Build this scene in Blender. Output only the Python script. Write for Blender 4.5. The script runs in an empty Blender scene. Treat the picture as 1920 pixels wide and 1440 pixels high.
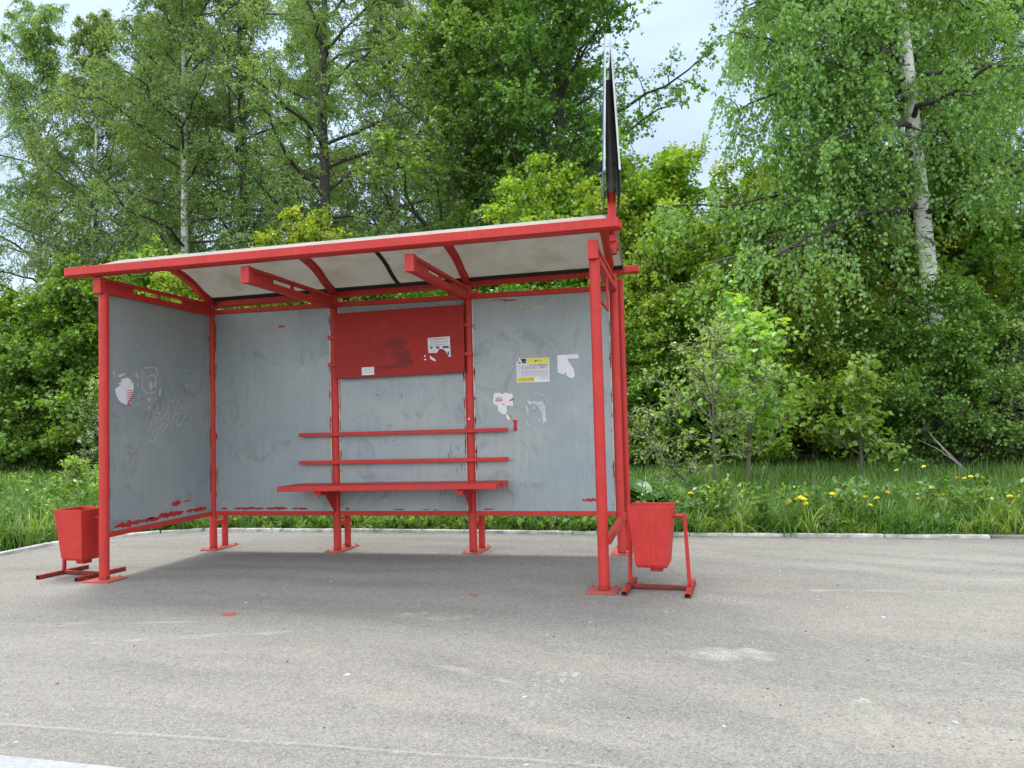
import bpy, bmesh, math, random
import numpy as np
from mathutils import Vector, Matrix

scene = bpy.context.scene
COL = scene.collection
# ------------------------------------------------------------------ camera
cam_d = bpy.data.cameras.new("camera")
cam = bpy.data.objects.new("camera", cam_d)
COL.objects.link(cam)
scene.camera = cam
yaw, pit, rol = -0.2187276, 0.0460772, -0.0258213
fw = Vector((math.sin(yaw)*math.cos(pit), math.cos(yaw)*math.cos(pit), math.sin(pit)))
rt = Vector((math.cos(yaw), -math.sin(yaw), 0)); up = rt.cross(fw)
r2 = rt*math.cos(rol)+up*math.sin(rol); u2 = -rt*math.sin(rol)+up*math.cos(rol)
M = Matrix((r2, u2, -fw)).transposed().to_4x4()
M.translation = Vector((4.4277, -6.7065, 1.15))
cam.matrix_world = M
cam_d.sensor_width = 36.0
cam_d.lens = 1473.94/1920*36
cam_d.clip_end = 2000
cam_d.clip_start = 0.05

# ------------------------------------------------------------------ sky, sun, exposure
SUN_EL, SUN_ROT = math.radians(68), math.radians(-25)   # rotation measured from +Y towards +X
w = bpy.data.worlds.new("World"); scene.world = w; w.use_nodes = True
nt = w.node_tree; nt.nodes.clear()
def N(t, typ, **kw):
    n = t.nodes.new(typ)
    for k, v in kw.items(): setattr(n, k, v)
    return n
out = N(nt, 'ShaderNodeOutputWorld'); bg = N(nt, 'ShaderNodeBackground')
sky = N(nt, 'ShaderNodeTexSky', sky_type='NISHITA', sun_disc=False, sun_elevation=SUN_EL, sun_rotation=SUN_ROT)
sky.dust_density = 2.0; sky.air_density = 1.0
tc = N(nt, 'ShaderNodeTexCoord'); mp = N(nt, 'ShaderNodeMapping'); mp.inputs['Scale'].default_value = (1, 1, 2.2)
ns = N(nt, 'ShaderNodeTexNoise'); ns.inputs['Scale'].default_value = 2.2; ns.inputs['Detail'].default_value = 6; ns.inputs['Roughness'].default_value = .55
rp = N(nt, 'ShaderNodeValToRGB'); rp.color_ramp.elements[0].position = .38; rp.color_ramp.elements[0].color = (.30,.30,.30,1)
rp.color_ramp.elements[1].position = .66; rp.color_ramp.elements[1].color = (1, 1, 1, 1)
mx = N(nt, 'ShaderNodeMix', data_type='RGBA'); mx.inputs['B'].default_value = (8.2, 8.6, 9.3, 1)
nt.links.new(tc.outputs['Generated'], mp.inputs[0]); nt.links.new(mp.outputs[0], ns.inputs['Vector'])
nt.links.new(ns.outputs['Fac'], rp.inputs[0]); nt.links.new(rp.outputs[0], mx.inputs['Factor'])
# thin high cloud: brightest overhead and towards the open road side, dimmer low over the wood
vd = N(nt, 'ShaderNodeVectorMath', operation='DOT_PRODUCT'); vd.inputs[1].default_value = (0, -.66, .75)
nt.links.new(tc.outputs['Generated'], vd.inputs[0])
mr = N(nt, 'ShaderNodeMapRange', interpolation_type='SMOOTHSTEP'); mr.inputs['From Min'].default_value = -.15; mr.inputs['From Max'].default_value = .6
mr.inputs['To Min'].default_value = .0; mr.inputs['To Max'].default_value = 1.0
nt.links.new(vd.outputs['Value'], mr.inputs['Value'])
cb = N(nt, 'ShaderNodeMix', data_type='RGBA'); cb.inputs['A'].default_value = (1.95, 2.35, 2.95, 1); cb.inputs['B'].default_value = (10.2, 10.4, 10.7, 1)
nt.links.new(mr.outputs[0], cb.inputs['Factor']); nt.links.new(cb.outputs['Result'], mx.inputs['B'])
nt.links.new(sky.outputs[0], mx.inputs['A']); nt.links.new(mx.outputs['Result'], bg.inputs[0])
bg.inputs[1].default_value = 0.10
nt.links.new(bg.outputs[0], out.inputs[0])
sd = bpy.data.lights.new("sun", 'SUN'); sd.energy = 1.0; sd.angle = math.radians(18); sd.color = (1, .965, .9)
sun = bpy.data.objects.new("sun", sd); COL.objects.link(sun)
sdir = Vector((math.sin(SUN_ROT)*math.cos(SUN_EL), math.cos(SUN_ROT)*math.cos(SUN_EL), math.sin(SUN_EL)))
sun.rotation_euler = sdir.to_track_quat('Z', 'Y').to_euler(); sun.location = sdir*40
scene.view_settings.view_transform = 'Standard'; scene.view_settings.look = 'None'
scene.view_settings.gamma = 1; scene.view_settings.exposure = 1.65
cy = scene.cycles
cy.max_bounces = 8; cy.diffuse_bounces = 4; cy.transmission_bounces = 6; cy.transparent_max_bounces = 8; cy.glossy_bounces = 3
cy.caustics_reflective = False; cy.caustics_refractive = False

# ------------------------------------------------------------------ materials
def mat(name):
    m = bpy.data.materials.new(name); m.use_nodes = True
    return m, m.node_tree, m.node_tree.nodes['Principled BSDF']
def noise(t, scale, detail=4, rough=.55, vec=None, dist=0):
    n = N(t, 'ShaderNodeTexNoise'); n.inputs['Scale'].default_value = scale; n.inputs['Detail'].default_value = detail
    n.inputs['Roughness'].default_value = rough; n.inputs['Distortion'].default_value = dist
    if vec is not None: t.links.new(vec, n.inputs['Vector'])
    return n.outputs['Fac']
def ramp(t, src, stops):
    r = N(t, 'ShaderNodeValToRGB'); els = r.color_ramp.elements
    while len(els) < len(stops): els.new(.5)
    for e, (p, c) in zip(els, stops):
        e.position = p; e.color = (c, c, c, 1) if not hasattr(c, '__len__') else (*c, 1)
    t.links.new(src, r.inputs[0]); return r.outputs[0]
def mixc(t, f, a, b, mode='MIX'):
    m = N(t, 'ShaderNodeMix', data_type='RGBA', blend_type=mode)
    for s, k in ((f, 'Factor'), (a, 'A'), (b, 'B')):
        if hasattr(s, 'is_linked') or isinstance(s, bpy.types.NodeSocket): t.links.new(s, m.inputs[k])
        else: m.inputs[k].default_value = s if k == 'Factor' else (*s, 1)
    return m.outputs['Result']
def math_(t, op, a, b=0.0, c=0.0):
    m = N(t, 'ShaderNodeMath', operation=op)
    for i, s in enumerate((a, b, c)):
        if isinstance(s, bpy.types.NodeSocket): t.links.new(s, m.inputs[i])
        else: m.inputs[i].default_value = s
    return m.outputs[0]
def coords(t, kind='Object', scale=(1, 1, 1), rot=(0, 0, 0)):
    c = N(t, 'ShaderNodeTexCoord'); m = N(t, 'ShaderNodeMapping'); m.inputs['Scale'].default_value = scale; m.inputs['Rotation'].default_value = rot
    t.links.new(c.outputs[kind], m.inputs[0]); return m.outputs[0]
def bump(t, b, h, strength=.3, dist=.01):
    n = N(t, 'ShaderNodeBump'); n.inputs['Strength'].default_value = strength; n.inputs['Distance'].default_value = dist
    t.links.new(h, n.inputs['Height']); t.links.new(n.outputs[0], b.inputs['Normal'])

def red_paint(name, base, dark, chips=.0):
    m, t, b = mat(name)
    v = coords(t); f = noise(t, 5, 5, .6, v)
    c = mixc(t, ramp(t, f, [(.35, 0.), (.75, 1.)]), base, dark)
    v2 = coords(t, scale=(1, 1, .12)); f2 = noise(t, 60, 3, .6, v2)
    c = mixc(t, ramp(t, f2, [(.46, 0.), (.66, .5)]), c, (base[0]*.7, base[1]*.7, base[2]*.7))
    f3 = noise(t, 38, 5, .7, v)
    c = mixc(t, ramp(t, f3, [(.67, 0.), (.70, chips)]), c, (.07, .035, .025))
    f4 = noise(t, 15, 5, .65, v, .6)
    c = mixc(t, ramp(t, f4, [(.60, 0.), (.68, .30)]), c, (base[0]*.85, base[1]*2.2, base[2]*1.2))
    if chips > .7:      # rust creeping up from the feet and along some edges
        sz_ = N(t, 'ShaderNodeSeparateXYZ'); t.links.new(v, sz_.inputs[0])
        zz = math_(t, 'ADD', math_(t, 'MULTIPLY', sz_.outputs[2], 5.0), noise(t, 40, 5, .7, v))
        c = mixc(t, ramp(t, zz, [(.58, .85), (.72, 0.)]), c, (.10, .035, .02))
        f5 = noise(t, 9, 6, .75, v, .4)
        c = mixc(t, ramp(t, f5, [(.68, 0.), (.71, .6)]), c, (.14, .03, .02))
    t.links.new(c, b.inputs['Base Color'])
    b.inputs['Roughness'].default_value = .5; b.inputs['Specular IOR Level'].default_value = .25
    bump(t, b, f2, .25, .003)
    return m
RED = red_paint('red_enamel', (.53, .044, .038), (.43, .032, .028), .8)
RED_WORN = red_paint('red_enamel_worn', (.44, .03, .034), (.27, .02, .022), .9)
RED_FADE = red_paint('red_overspray', (.46, .10, .085), (.32, .07, .06), .3)
BOARDRED = red_paint('board_red', (.36, .018, .013), (.25, .013, .010), .4)
def rust_red():
    m, t, b = mat('orange_primer'); v = coords(t)
    c = mixc(t, ramp(t, noise(t, 25, 4, .6, v), [(.45, 0.), (.6, 1.)]), (.50, .09, .02), (.40, .03, .03))
    t.links.new(c, b.inputs['Base Color']); b.inputs['Roughness'].default_value = .6
    return m
ORANGE = rust_red()

def panel_mat():
    m, t, b = mat('grey_panel')
    v = coords(t); g = noise(t, 1.6, 6, .6, v, .4)
    c = mixc(t, ramp(t, g, [(.35, 0.), (.7, 1.)]), (.265, .315, .335), (.345, .38, .37))
    # fine vertical ribs and run marks
    vr = coords(t, scale=(1, 1, .015)); r1 = noise(t, 110, 2, .7, vr)
    c = mixc(t, ramp(t, r1, [(.40, 0.), (.62, .2)]), c, (.20, .23, .25))
    vs = coords(t, scale=(1, 1, .05)); r2_ = noise(t, 22, 5, .7, vs)
    c = mixc(t, ramp(t, r2_, [(.60, 0.), (.72, .25)]), c, (.15, .17, .17))
    # smudges and pale scuffs with shapes of their own
    s = noise(t, 3.0, 8, .72, v, 1.2)
    c = mixc(t, ramp(t, s, [(.54, 0.), (.72, .7)]), c, (.14, .165, .16))
    s2 = noise(t, 6.5, 10, .75, coords(t, scale=(1, 1, .5)), 2.0)
    c = mixc(t, ramp(t, s2, [(.615, 0.), (.68, .6)]), c, (.44, .47, .46))
    s3 = noise(t, 90, 2, .5, coords(t, scale=(1, 1, .25)))
    c = mixc(t, ramp(t, s3, [(.735, 0.), (.76, .8)]), c, (.06, .05, .05))
    t.links.new(c, b.inputs['Base Color']); b.inputs['Roughness'].default_value = .48
    b.inputs['Metallic'].default_value = .15
    bump(t, b, r1, .35, .003)
    return m
PANEL = panel_mat()
def flat(name, col, rough=.6, metal=0., var=.15, sc=30):
    m, t, b = mat(name)
    c = mixc(t, ramp(t, noise(t, sc, 4, .6, coords(t)), [(.35, 0.), (.7, 1.)]), col, tuple(x*(1-var) for x in col))
    t.links.new(c, b.inputs['Base Color']); b.inputs['Roughness'].default_value = rough; b.inputs['Metallic'].default_value = metal
    return m
PAPER = flat('paper_white', (.74, .74, .78), .8, 0, .12, 60)
RESID = flat('paper_residue', (.58, .62, .64), .8, 0, .45, 45)
CHALK = flat('scratched_line', (.56, .60, .61), .8, 0, .4, 90)
INK = flat('ink_dark', (.04, .04, .05), .8)
INKR = flat('ink_red', (.6, .06, .06), .8)
INKB = flat('ink_blue', (.11, .12, .30), .8, 0, .5, 120)
INKG = flat('ink_grey', (.30, .31, .34), .8)
YELLOW = flat('paper_yellow', (.78, .70, .05), .7)
YPAINT = flat('yellow_paint', (.62, .50, .06), .6)
BLACK = flat('black_rubber', (.015, .014, .013), .7)
ZINC = flat('zinc_sheet', (.50, .52, .53), .38, .5, .25, 12)
GREYPIPE = flat('grey_pipe', (.22, .21, .20), .6, .2, .3, 20)
DARKIN = flat('sign_back_dark', (.055, .06, .062), .6, .1, .3, 12)
BLUE = flat('sign_blue', (.03, .12, .42), .4)
def worn_white():
    m, t, b = mat('white_road_paint'); v = coords(t)
    c = mixc(t, ramp(t, noise(t, 6, 6, .7, v, .5), [(.40, 0.), (.66, .7)]), (.34, .355, .37), (.24, .25, .26))
    c = mixc(t, ramp(t, noise(t, 70, 4, .75, v), [(.54, 0.), (.62, .8)]), c, (.22, .22, .21))
    t.links.new(c, b.inputs['Base Color']); b.inputs['Roughness'].default_value = .85
    return m
WHITEP = worn_white()
KERBM = flat('whitewashed_kerb', (.66, .66, .64), .85, 0, .62, 7)
CONC = flat('kerb_concrete', (.22, .22, .20), .9, 0, .5, 9)
RUSTY = flat('rusty_steel', (.16, .05, .03), .8, 0, .5, 30)

def sheet_mat():
    m, t, b = mat('cellular_polycarbonate')
    for n in list(t.nodes): t.nodes.remove(n)
    o = N(t, 'ShaderNodeOutputMaterial'); v = coords(t)
    sx = N(t, 'ShaderNodeSeparateXYZ'); t.links.new(v, sx.inputs[0])
    st = math_(t, 'SINE', math_(t, 'MULTIPLY', sx.outputs[0], 2*math.pi/.017))
    c = mixc(t, ramp(t, st, [(.0, 0.), (.55, 1.)]), (.46, .45, .41), (.62, .615, .57))
    d = noise(t, 4, 6, .65, v, .5)
    c = mixc(t, ramp(t, d, [(.45, 0.), (.75, .6)]), c, (.36, .33, .25))
    e = noise(t, 45, 4, .6, v)
    c = mixc(t, ramp(t, e, [(.69, 0.), (.73, .9)]), c, (.10, .07, .035))
    e2 = noise(t, 30, 3, .6, v, .3)
    c = mixc(t, ramp(t, e2, [(.73, 0.), (.75, .9)]), c, (.8, .78, .7))
    df = N(t, 'ShaderNodeBsdfDiffuse'); tr = N(t, 'ShaderNodeBsdfTranslucent'); gl = N(t, 'ShaderNodeBsdfGlossy')
    gl.inputs['Roughness'].default_value = .35
    t.links.new(c, df.inputs[0]); t.links.new(c, tr.inputs[0])
    a = N(t, 'ShaderNodeMixShader'); a.inputs[0].default_value = .5
    t.links.new(df.outputs[0], a.inputs[1]); t.links.new(tr.outputs[0], a.inputs[2])
    g = N(t, 'ShaderNodeMixShader'); g.inputs[0].default_value = .06
    t.links.new(a.outputs[0], g.inputs[1]); t.links.new(gl.outputs[0], g.inputs[2]); t.links.new(g.outputs[0], o.inputs[0])
    return m
SHEET = sheet_mat()

def asphalt_mat():
    m, t, b = mat('asphalt')
    v = coords(t)
    big = noise(t, .55, 5, .55, coords(t, scale=(.45, 1.2, 1)), .8)
    c = mixc(t, ramp(t, big, [(.35, 0.), (.68, 1.)]), (.183, .175, .154), (.245, .235, .207))
    mid = noise(t, 2.2, 6, .6, coords(t, scale=(.5, 1.6, 1), rot=(0, 0, .25)), 1.0)
    c = mixc(t, ramp(t, mid, [(.42, 0.), (.75, .35)]), c, (.13, .127, .12))
    pale = noise(t, 1.3, 7, .65, coords(t, scale=(.6, 1, 1), rot=(0, 0, -.3)), 1.4)
    c = mixc(t, ramp(t, pale, [(.55, 0.), (.75, .5)]), c, (.265, .252, .215))
    # darker curved tyre sweeps
    vm = N(t, 'ShaderNodeVectorMath', operation='DISTANCE'); t.links.new(v, vm.inputs[0]); vm.inputs[1].default_value = (1.2, -9.5, 0)
    wr = math_(t, 'ADD', vm.outputs['Value'], math_(t, 'MULTIPLY', noise(t, .7, 3, .5, v), .8))
    cw = N(t, 'ShaderNodeCombineXYZ'); t.links.new(wr, cw.inputs[0])
    sw = math_(t, 'MULTIPLY', ramp(t, noise(t, 2.6, 4, .6, cw.outputs[0]), [(.46, 0.), (.60, .45)]), ramp(t, noise(t, .6, 4, .6, v), [(.36, 0.), (.56, 1.)]))
    c = mixc(t, sw, c, (.118, .114, .105))
    # exposed stone: every grain has a tone of its own
    def grains(scale):
        vo = N(t, 'ShaderNodeTexVoronoi', feature='F1'); vo.inputs['Scale'].default_value = scale; t.links.new(v, vo.inputs['Vector'])
        s_ = N(t, 'ShaderNodeSeparateColor'); t.links.new(vo.outputs['Color'], s_.inputs[0]); return s_.outputs[0], vo.outputs['Distance']
    g1, _d = grains(170); g2, d2_ = grains(70)
    c = mixc(t, ramp(t, g1, [(.60, 0.), (.95, .36)]), c, (.38, .37, .335))
    c = mixc(t, ramp(t, g1, [(.05, .42), (.36, 0.)]), c, (.075, .073, .068))
    c = mixc(t, ramp(t, g2, [(.93, 0.), (.97, .15)]), c, (.42, .41, .37))
    c = mixc(t, ramp(t, g2, [(.03, .4), (.08, 0.)]), c, (.08, .078, .074))
    # long seam lines of the paving machine (y = -4.07 and the old patch edges)
    s = N(t, 'ShaderNodeSeparateXYZ'); t.links.new(v, s.inputs[0])
    wob = math_(t, 'MULTIPLY', math_(t, 'SUBTRACT', noise(t, 1.5, 5, .6, v), .5), .09)
    yy = math_(t, 'ADD', s.outputs[1], wob)
    d1 = math_(t, 'ABSOLUTE', math_(t, 'ADD', yy, 4.05))
    brk = ramp(t, noise(t, 4, 4, .7, v), [(.35, .25), (.6, 1.)])
    ln = math_(t, 'MULTIPLY', ramp(t, math_(t, 'MULTIPLY', d1, 20), [(.0, .45), (.2, .0)]), brk)
    c = mixc(t, ln, c, (.42, .41, .38))
    d2 = math_(t, 'ABSOLUTE', math_(t, 'ADD', yy, 4.075))
    c = mixc(t, ramp(t, math_(t, 'MULTIPLY', d2, 20), [(.0, .5), (.12, .0)]), c, (.10, .10, .09))
    t.links.new(c, b.inputs['Base Color']); b.inputs['Roughness'].default_value = .93
    b.inputs['Specular IOR Level'].default_value = .25
    bump(t, b, g1, .10, .001)
    return m
ASPH = asphalt_mat()
def scuff_mat():
    m, t, b = mat('pale_scuff')
    b.inputs['Base Color'].default_value = (.46, .45, .40, 1); b.inputs['Roughness'].default_value = 1
    al = math_(t, 'MULTIPLY', ramp(t, noise(t, 5, 6, .7, coords(t), .5), [(.42, 0.), (.62, .75)]), ramp(t, noise(t, 90, 3, .7, coords(t)), [(.4, .3), (.6, 1.)]))
    t.links.new(al, b.inputs['Alpha']); return m
SCUFF = scuff_mat()
def soil_mat():
    m, t, b = mat('soil')
    c = mixc(t, ramp(t, noise(t, 3, 6, .6, coords(t)), [(.35, 0.), (.7, 1.)]), (.045, .05, .02), (.05, .085, .02))
    t.links.new(c, b.inputs['Base Color']); b.inputs['Roughness'].default_value = 1
    return m
SOIL = soil_mat()

def leaf_mat(name, dark, light, young, trans=.35, young_amt=.15):
    """two-sided leaf: a mix of diffuse and translucent; colour differs leaf by leaf (rnd) and twig by twig (twig)"""
    m, t, b = mat(name)
    for n in list(t.nodes): t.nodes.remove(n)
    o = N(t, 'ShaderNodeOutputMaterial')
    a = N(t, 'ShaderNodeAttribute', attribute_name='rnd'); a2 = N(t, 'ShaderNodeAttribute', attribute_name='twig')
    oi = N(t, 'ShaderNodeObjectInfo')
    c = mixc(t, a.outputs['Fac'], dark, light)
    yf = ramp(t, a2.outputs['Fac'], [(1-young_amt-.06, 0.), (1-young_amt+.06, 1.)])
    c = mixc(t, yf, c, young)
    hs = N(t, 'ShaderNodeHueSaturation'); t.links.new(c, hs.inputs['Color'])
    t.links.new(math_(t, 'MULTIPLY_ADD', oi.outputs['Random'], .02, .49), hs.inputs['Hue'])
    t.links.new(math_(t, 'MULTIPLY_ADD', oi.outputs['Random'], .3, .85), hs.inputs['Value'])
    df = N(t, 'ShaderNodeBsdfDiffuse'); tr = N(t, 'ShaderNodeBsdfTranslucent'); gl = N(t, 'ShaderNodeBsdfGlossy')
    gl.inputs['Roughness'].default_value = .38; gl.inputs[0].default_value = (.8, .85, .8, 1)
    tcol = mixc(t, 1.0, hs.outputs[0], (1.35, 1.35, .5), 'MULTIPLY')
    t.links.new(hs.outputs[0], df.inputs[0]); t.links.new(tcol, tr.inputs[0])
    s = N(t, 'ShaderNodeMixShader'); s.inputs[0].default_value = trans
    t.links.new(df.outputs[0], s.inputs[1]); t.links.new(tr.outputs[0], s.inputs[2])
    g = N(t, 'ShaderNodeMixShader'); g.inputs[0].default_value = .05
    t.links.new(s.outputs[0], g.inputs[1]); t.links.new(gl.outputs[0], g.inputs[2]); t.links.new(g.outputs[0], o.inputs[0])
    return m
L_BIRCH = leaf_mat('birch_leaf', (.15, .26, .075), (.27, .41, .13), (.36, .49, .12), .5, .25)
L_LIME = leaf_mat('lime_leaf', (.11, .23, .05), (.21, .38, .085), (.29, .46, .08), .5)
L_BIRCHN = leaf_mat('near_birch_leaf', (.18, .32, .085), (.31, .49, .13), (.42, .58, .14), .5, .25)
L_MAPLE = leaf_mat('maple_leaf', (.17, .30, .03), (.31, .46, .045), (.50, .60, .09), .5, .3)
L_SHRUB = leaf_mat('hazel_leaf', (.09, .20, .025), (.20, .36, .04), (.32, .48, .05), .4, .2)
L_DARK = leaf_mat('undergrowth_leaf', (.10, .22, .035), (.21, .37, .055), (.31, .47, .07), .35)
L_SAP = leaf_mat('sapling_leaf', (.24, .42, .09), (.36, .55, .11), (.48, .63, .11), .45, .18)
L_WILLOW = leaf_mat('willow_leaf', (.26, .40, .12), (.38, .52, .17), (.46, .60, .2), .35, .2)
L_GRASS = leaf_mat('grass_blade', (.045, .115, .016), (.125, .24, .035), (.27, .36, .07), .4, .2)
L_WEED = leaf_mat('weed_leaf', (.06, .15, .03), (.14, .27, .05), (.25, .39, .07), .4, .2)
L_BURD = leaf_mat('burdock_leaf', (.045, .12, .04), (.085, .19, .06), (.13, .25, .07), .3, .15)
PETAL = flat('dandelion_yellow', (.92, .74, .02), .7)
BLOSSOM = flat('white_blossom', (.80, .82, .76), .7)
def bark_dark():
    m, t, b = mat('dark_bark')
    f = noise(t, 18, 6, .7, coords(t, scale=(1, 1, .15)))
    c = mixc(t, ramp(t, f, [(.35, 0.), (.65, 1.)]), (.035, .03, .026), (.11, .10, .088))
    t.links.new(c, b.inputs['Base Color']); b.inputs['Roughness'].default_value = .95; bump(t, b, f, .8, .02)
    return m
BARK = bark_dark()
def bark_birch(name, amt):
    m, t, b = mat(name)
    v = coords(t)
    f = noise(t, 9, 5, .7, coords(t, scale=(.55, .55, 3.2)), .5)
    c = mixc(t, ramp(t, f, [(amt, 0.), (amt+.03, 1.)]), (.72, .71, .67), (.025, .022, .02))
    f2 = noise(t, 3, 5, .7, coords(t, scale=(1, 1, 1.2)), .5)
    c = mixc(t, ramp(t, f2, [(.60, 0.), (.66, .9)]), c, (.05, .045, .04))
    f3 = noise(t, 3, 5, .6, v)
    c = mixc(t, ramp(t, f3, [(.4, 0.), (.7, .5)]), c, (.60, .60, .54), 'MULTIPLY')
    t.links.new(c, b.inputs['Base Color']); b.inputs['Roughness'].default_value = .8
    return m
BIRCHB = bark_birch('birch_bark', .56)
TWIGM = flat('twig_bark', (.055, .045, .035), .9)
TWIGP = flat('pale_twig_bark', (.13, .13, .085), .9)
STRAW = flat('dry_stalk', (.42, .38, .30), .9)

# ------------------------------------------------------------------ helpers
def tag(o, label=None, cat=None, group=None, kind=None):
    if label: o['label'] = label
    if cat: o['category'] = cat
    if group: o['group'] = group
    if kind: o['kind'] = kind
    return o
def empty(name, loc=(0, 0, 0), rz=0.):
    o = bpy.data.objects.new(name, None); COL.objects.link(o); o.location = loc; o.rotation_euler = (0, 0, rz); o.empty_display_size = .2
    return o
class MB:
    """collects faces (with material slots) and links them as one mesh object"""
    def __init__(s): s.v = []; s.f = []; s.m = []; s.sm = []
    def add(s, vs, fs, mi=0, smooth=False):
        k = len(s.v); s.v += [tuple(v) for v in vs]; s.f += [tuple(i+k for i in f) for f in fs]; s.m += [mi]*len(fs); s.sm += [smooth]*len(fs)
        return s
    def box(s, x0, x1, y0, y1, z0, z1, mi=0, dz=0., ch=.0):
        """dz lifts the x1 end; ch bevels nothing but keeps signature short"""
        vs = [(x0,y0,z0),(x1,y0,z0+dz),(x1,y1,z0+dz),(x0,y1,z0),(x0,y0,z1),(x1,y0,z1+dz),(x1,y1,z1+dz),(x0,y1,z1)]
        return s.add(vs, [(0,3,2,1),(4,5,6,7),(0,1,5,4),(1,2,6,5),(2,3,7,6),(3,0,4,7)], mi)
    def bar(s, a, b, wx, wy, mi=0, updir=(0, 0, 1)):
        a = Vector(a); b = Vector(b); d = (b-a).normalized(); u = Vector(updir)
        if abs(d.dot(u)) > .99: u = Vector((1, 0, 0))
        x = d.cross(u).normalized()*wx/2; y = x.cross(d).normalized()*wy/2
        vs = [p+sx*x+sy*y for p in (a, b) for sx, sy in ((-1,-1),(1,-1),(1,1),(-1,1))]
        return s.add(vs, [(3,2,1,0),(4,5,6,7),(0,1,5,4),(1,2,6,5),(2,3,7,6),(3,0,4,7)], mi)
    def tube(s, pts, rads, n=20, mi=0, cap=True):
        pts = [Vector(p) for p in pts]; vs = []
        for i, p in enumerate(pts):
            d = (pts[min(i+1, len(pts)-1)]-pts[max(i-1, 0)]).normalized()
            u = Vector((0, 0, 1)) if abs(d.z) < .9 else Vector((1, 0, 0))
            x = d.cross(u).normalized(); y = d.cross(x)
            r = rads[i] if hasattr(rads, '__len__') else rads
            for k in range(n):
                a = 2*math.pi*k/n; vs.append(p+x*math.cos(a)*r+y*math.sin(a)*r)
        fs = [(i*n+k, i*n+(k+1) % n, (i+1)*n+(k+1) % n, (i+1)*n+k) for i in range(len(pts)-1) for k in range(n)]
        s.add(vs, fs, mi, True)
        if cap:
            s.add(vs[:n], [tuple(range(n))], mi); s.add(vs[-n:], [tuple(range(n-1, -1, -1))], mi)
        return s
    def build(s, name, mats, parent=None, bevel=0.):
        me = bpy.data.meshes.new(name); me.from_pydata(s.v, [], s.f); 
        for m in (mats if isinstance(mats, (list, tuple)) else [mats]): me.materials.append(m)
        me.polygons.foreach_set('material_index', s.m); me.polygons.foreach_set('use_smooth', s.sm); 
        bm = bmesh.new(); bm.from_mesh(me); bmesh.ops.recalc_face_normals(bm, faces=bm.faces); bm.to_mesh(me); bm.free()
        me.update()
        o = bpy.data.objects.new(name, me); COL.objects.link(o)
        if parent is not None: o.parent = parent
        if bevel:
            md = o.modifiers.new('bevel', 'BEVEL'); md.width = bevel; md.segments = 2; md.limit_method = 'ANGLE'
            md.harden_normals = False
        return o
def poly(mb, pts, f3, mi=0, th=0.):
    """pts in the plane; f3 maps (a, b) to 3-D"""
    vs = [Vector(f3(a, b)) for a, b in pts]
    from mathutils.geometry import tessellate_polygon
    tris = tessellate_polygon([vs])
    mb.add(vs, [tuple(t) for t in tris], mi)
def ribbon(mb, pts, f3, wdt, mi=0, rng=random):
    for (a, b), (c, d) in zip(pts, pts[1:]):
        L = math.hypot(c-a, d-b) or 1e-6; nx, ny = -(d-b)/L*wdt/2, (c-a)/L*wdt/2
        k1 = rng.uniform(.5, 1.2); k2 = rng.uniform(.5, 1.2)
        mb.add([f3(a+nx*k1, b+ny*k1), f3(a-nx*k1, b-ny*k1), f3(c-nx*k2, d-ny*k2), f3(c+nx*k2, d+ny*k2)], [(0, 1, 2, 3)], mi)
def ragged(x0, x1, z0, z1, rng, n=14, side='both'):
    """ragged blob outline inside a strip"""
    top = []; bot = []
    for i in range(n+1):
        t = i/n; e = math.sin(math.pi*t)**.45
        m_ = (z0+z1)/2; h = (z1-z0)/2
        top.append((x0+(x1-x0)*(t+rng.uniform(-.3, .3)/n), m_+h*e*rng.uniform(.3, 1)))
        bot.append((x0+(x1-x0)*(t+rng.uniform(-.3, .3)/n), m_-h*e*rng.uniform(.3, 1)))
    return top+bot[::-1]
GRAF=[[(-0.84,1.29),(-0.772,1.283),(-0.788,1.255),(-0.83,1.258),(-0.862,1.248),(-0.84,1.29)],[(-0.867,1.248),(-0.904,1.166),(-0.922,1.136),(-0.842,1.139),(-0.915,1.06),(-0.93,1.037),(-0.904,1.055),(-0.873,1.056),(-0.858,1.034),(-0.832,1.075),(-0.675,1.187),(-0.756,1.216),(-0.788,1.182),(-0.852,1.179),(-0.841,1.234)],[(-0.83,1.258),(-0.847,1.179)],[(-0.788,1.255),(-0.826,1.179),(-0.799,1.175),(-0.762,1.216)],[(-0.724,1.206),(-0.789,1.154),(-0.863,1.059)],[(-0.808,1.373),(-0.819,1.345),(-0.804,1.297),(-0.756,1.297),(-0.723,1.339),(-0.723,1.368),(-0.744,1.388)],[(-0.679,1.382),(-0.651,1.354),(-0.663,1.319),(-0.724,1.241),(-0.745,1.23),(-0.772,1.248)],[(-0.685,1.297),(-0.652,1.29),(-0.647,1.262),(-0.68,1.233),(-0.653,1.194),(-0.625,1.194),(-0.579,1.276),(-0.562,1.283),(-0.591,1.305)],[(-0.623,1.39),(-0.59,1.409),(-0.533,1.403),(-0.545,1.363),(-0.574,1.305),(-0.557,1.287)],[(-0.533,1.388),(-0.487,1.386),(-0.481,1.356),(-0.511,1.313)],[(-0.557,1.291),(-0.517,1.287),(-0.523,1.254),(-0.558,1.204),(-0.552,1.186),(-0.506,1.178),(-0.412,1.284),(-0.381,1.365),(-0.44,1.372)]]
LOOPS=[[(-1.002,1.628),(-1.003,1.506),(-0.953,1.453),(-0.829,1.47)],[(-0.972,1.667),(-0.853,1.678)],[(-0.838,1.679),(-0.811,1.652),(-0.806,1.604)],[(-0.982,1.636),(-0.952,1.576),(-0.911,1.599),(-0.869,1.614),(-0.828,1.596),(-0.823,1.554)]]
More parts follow.
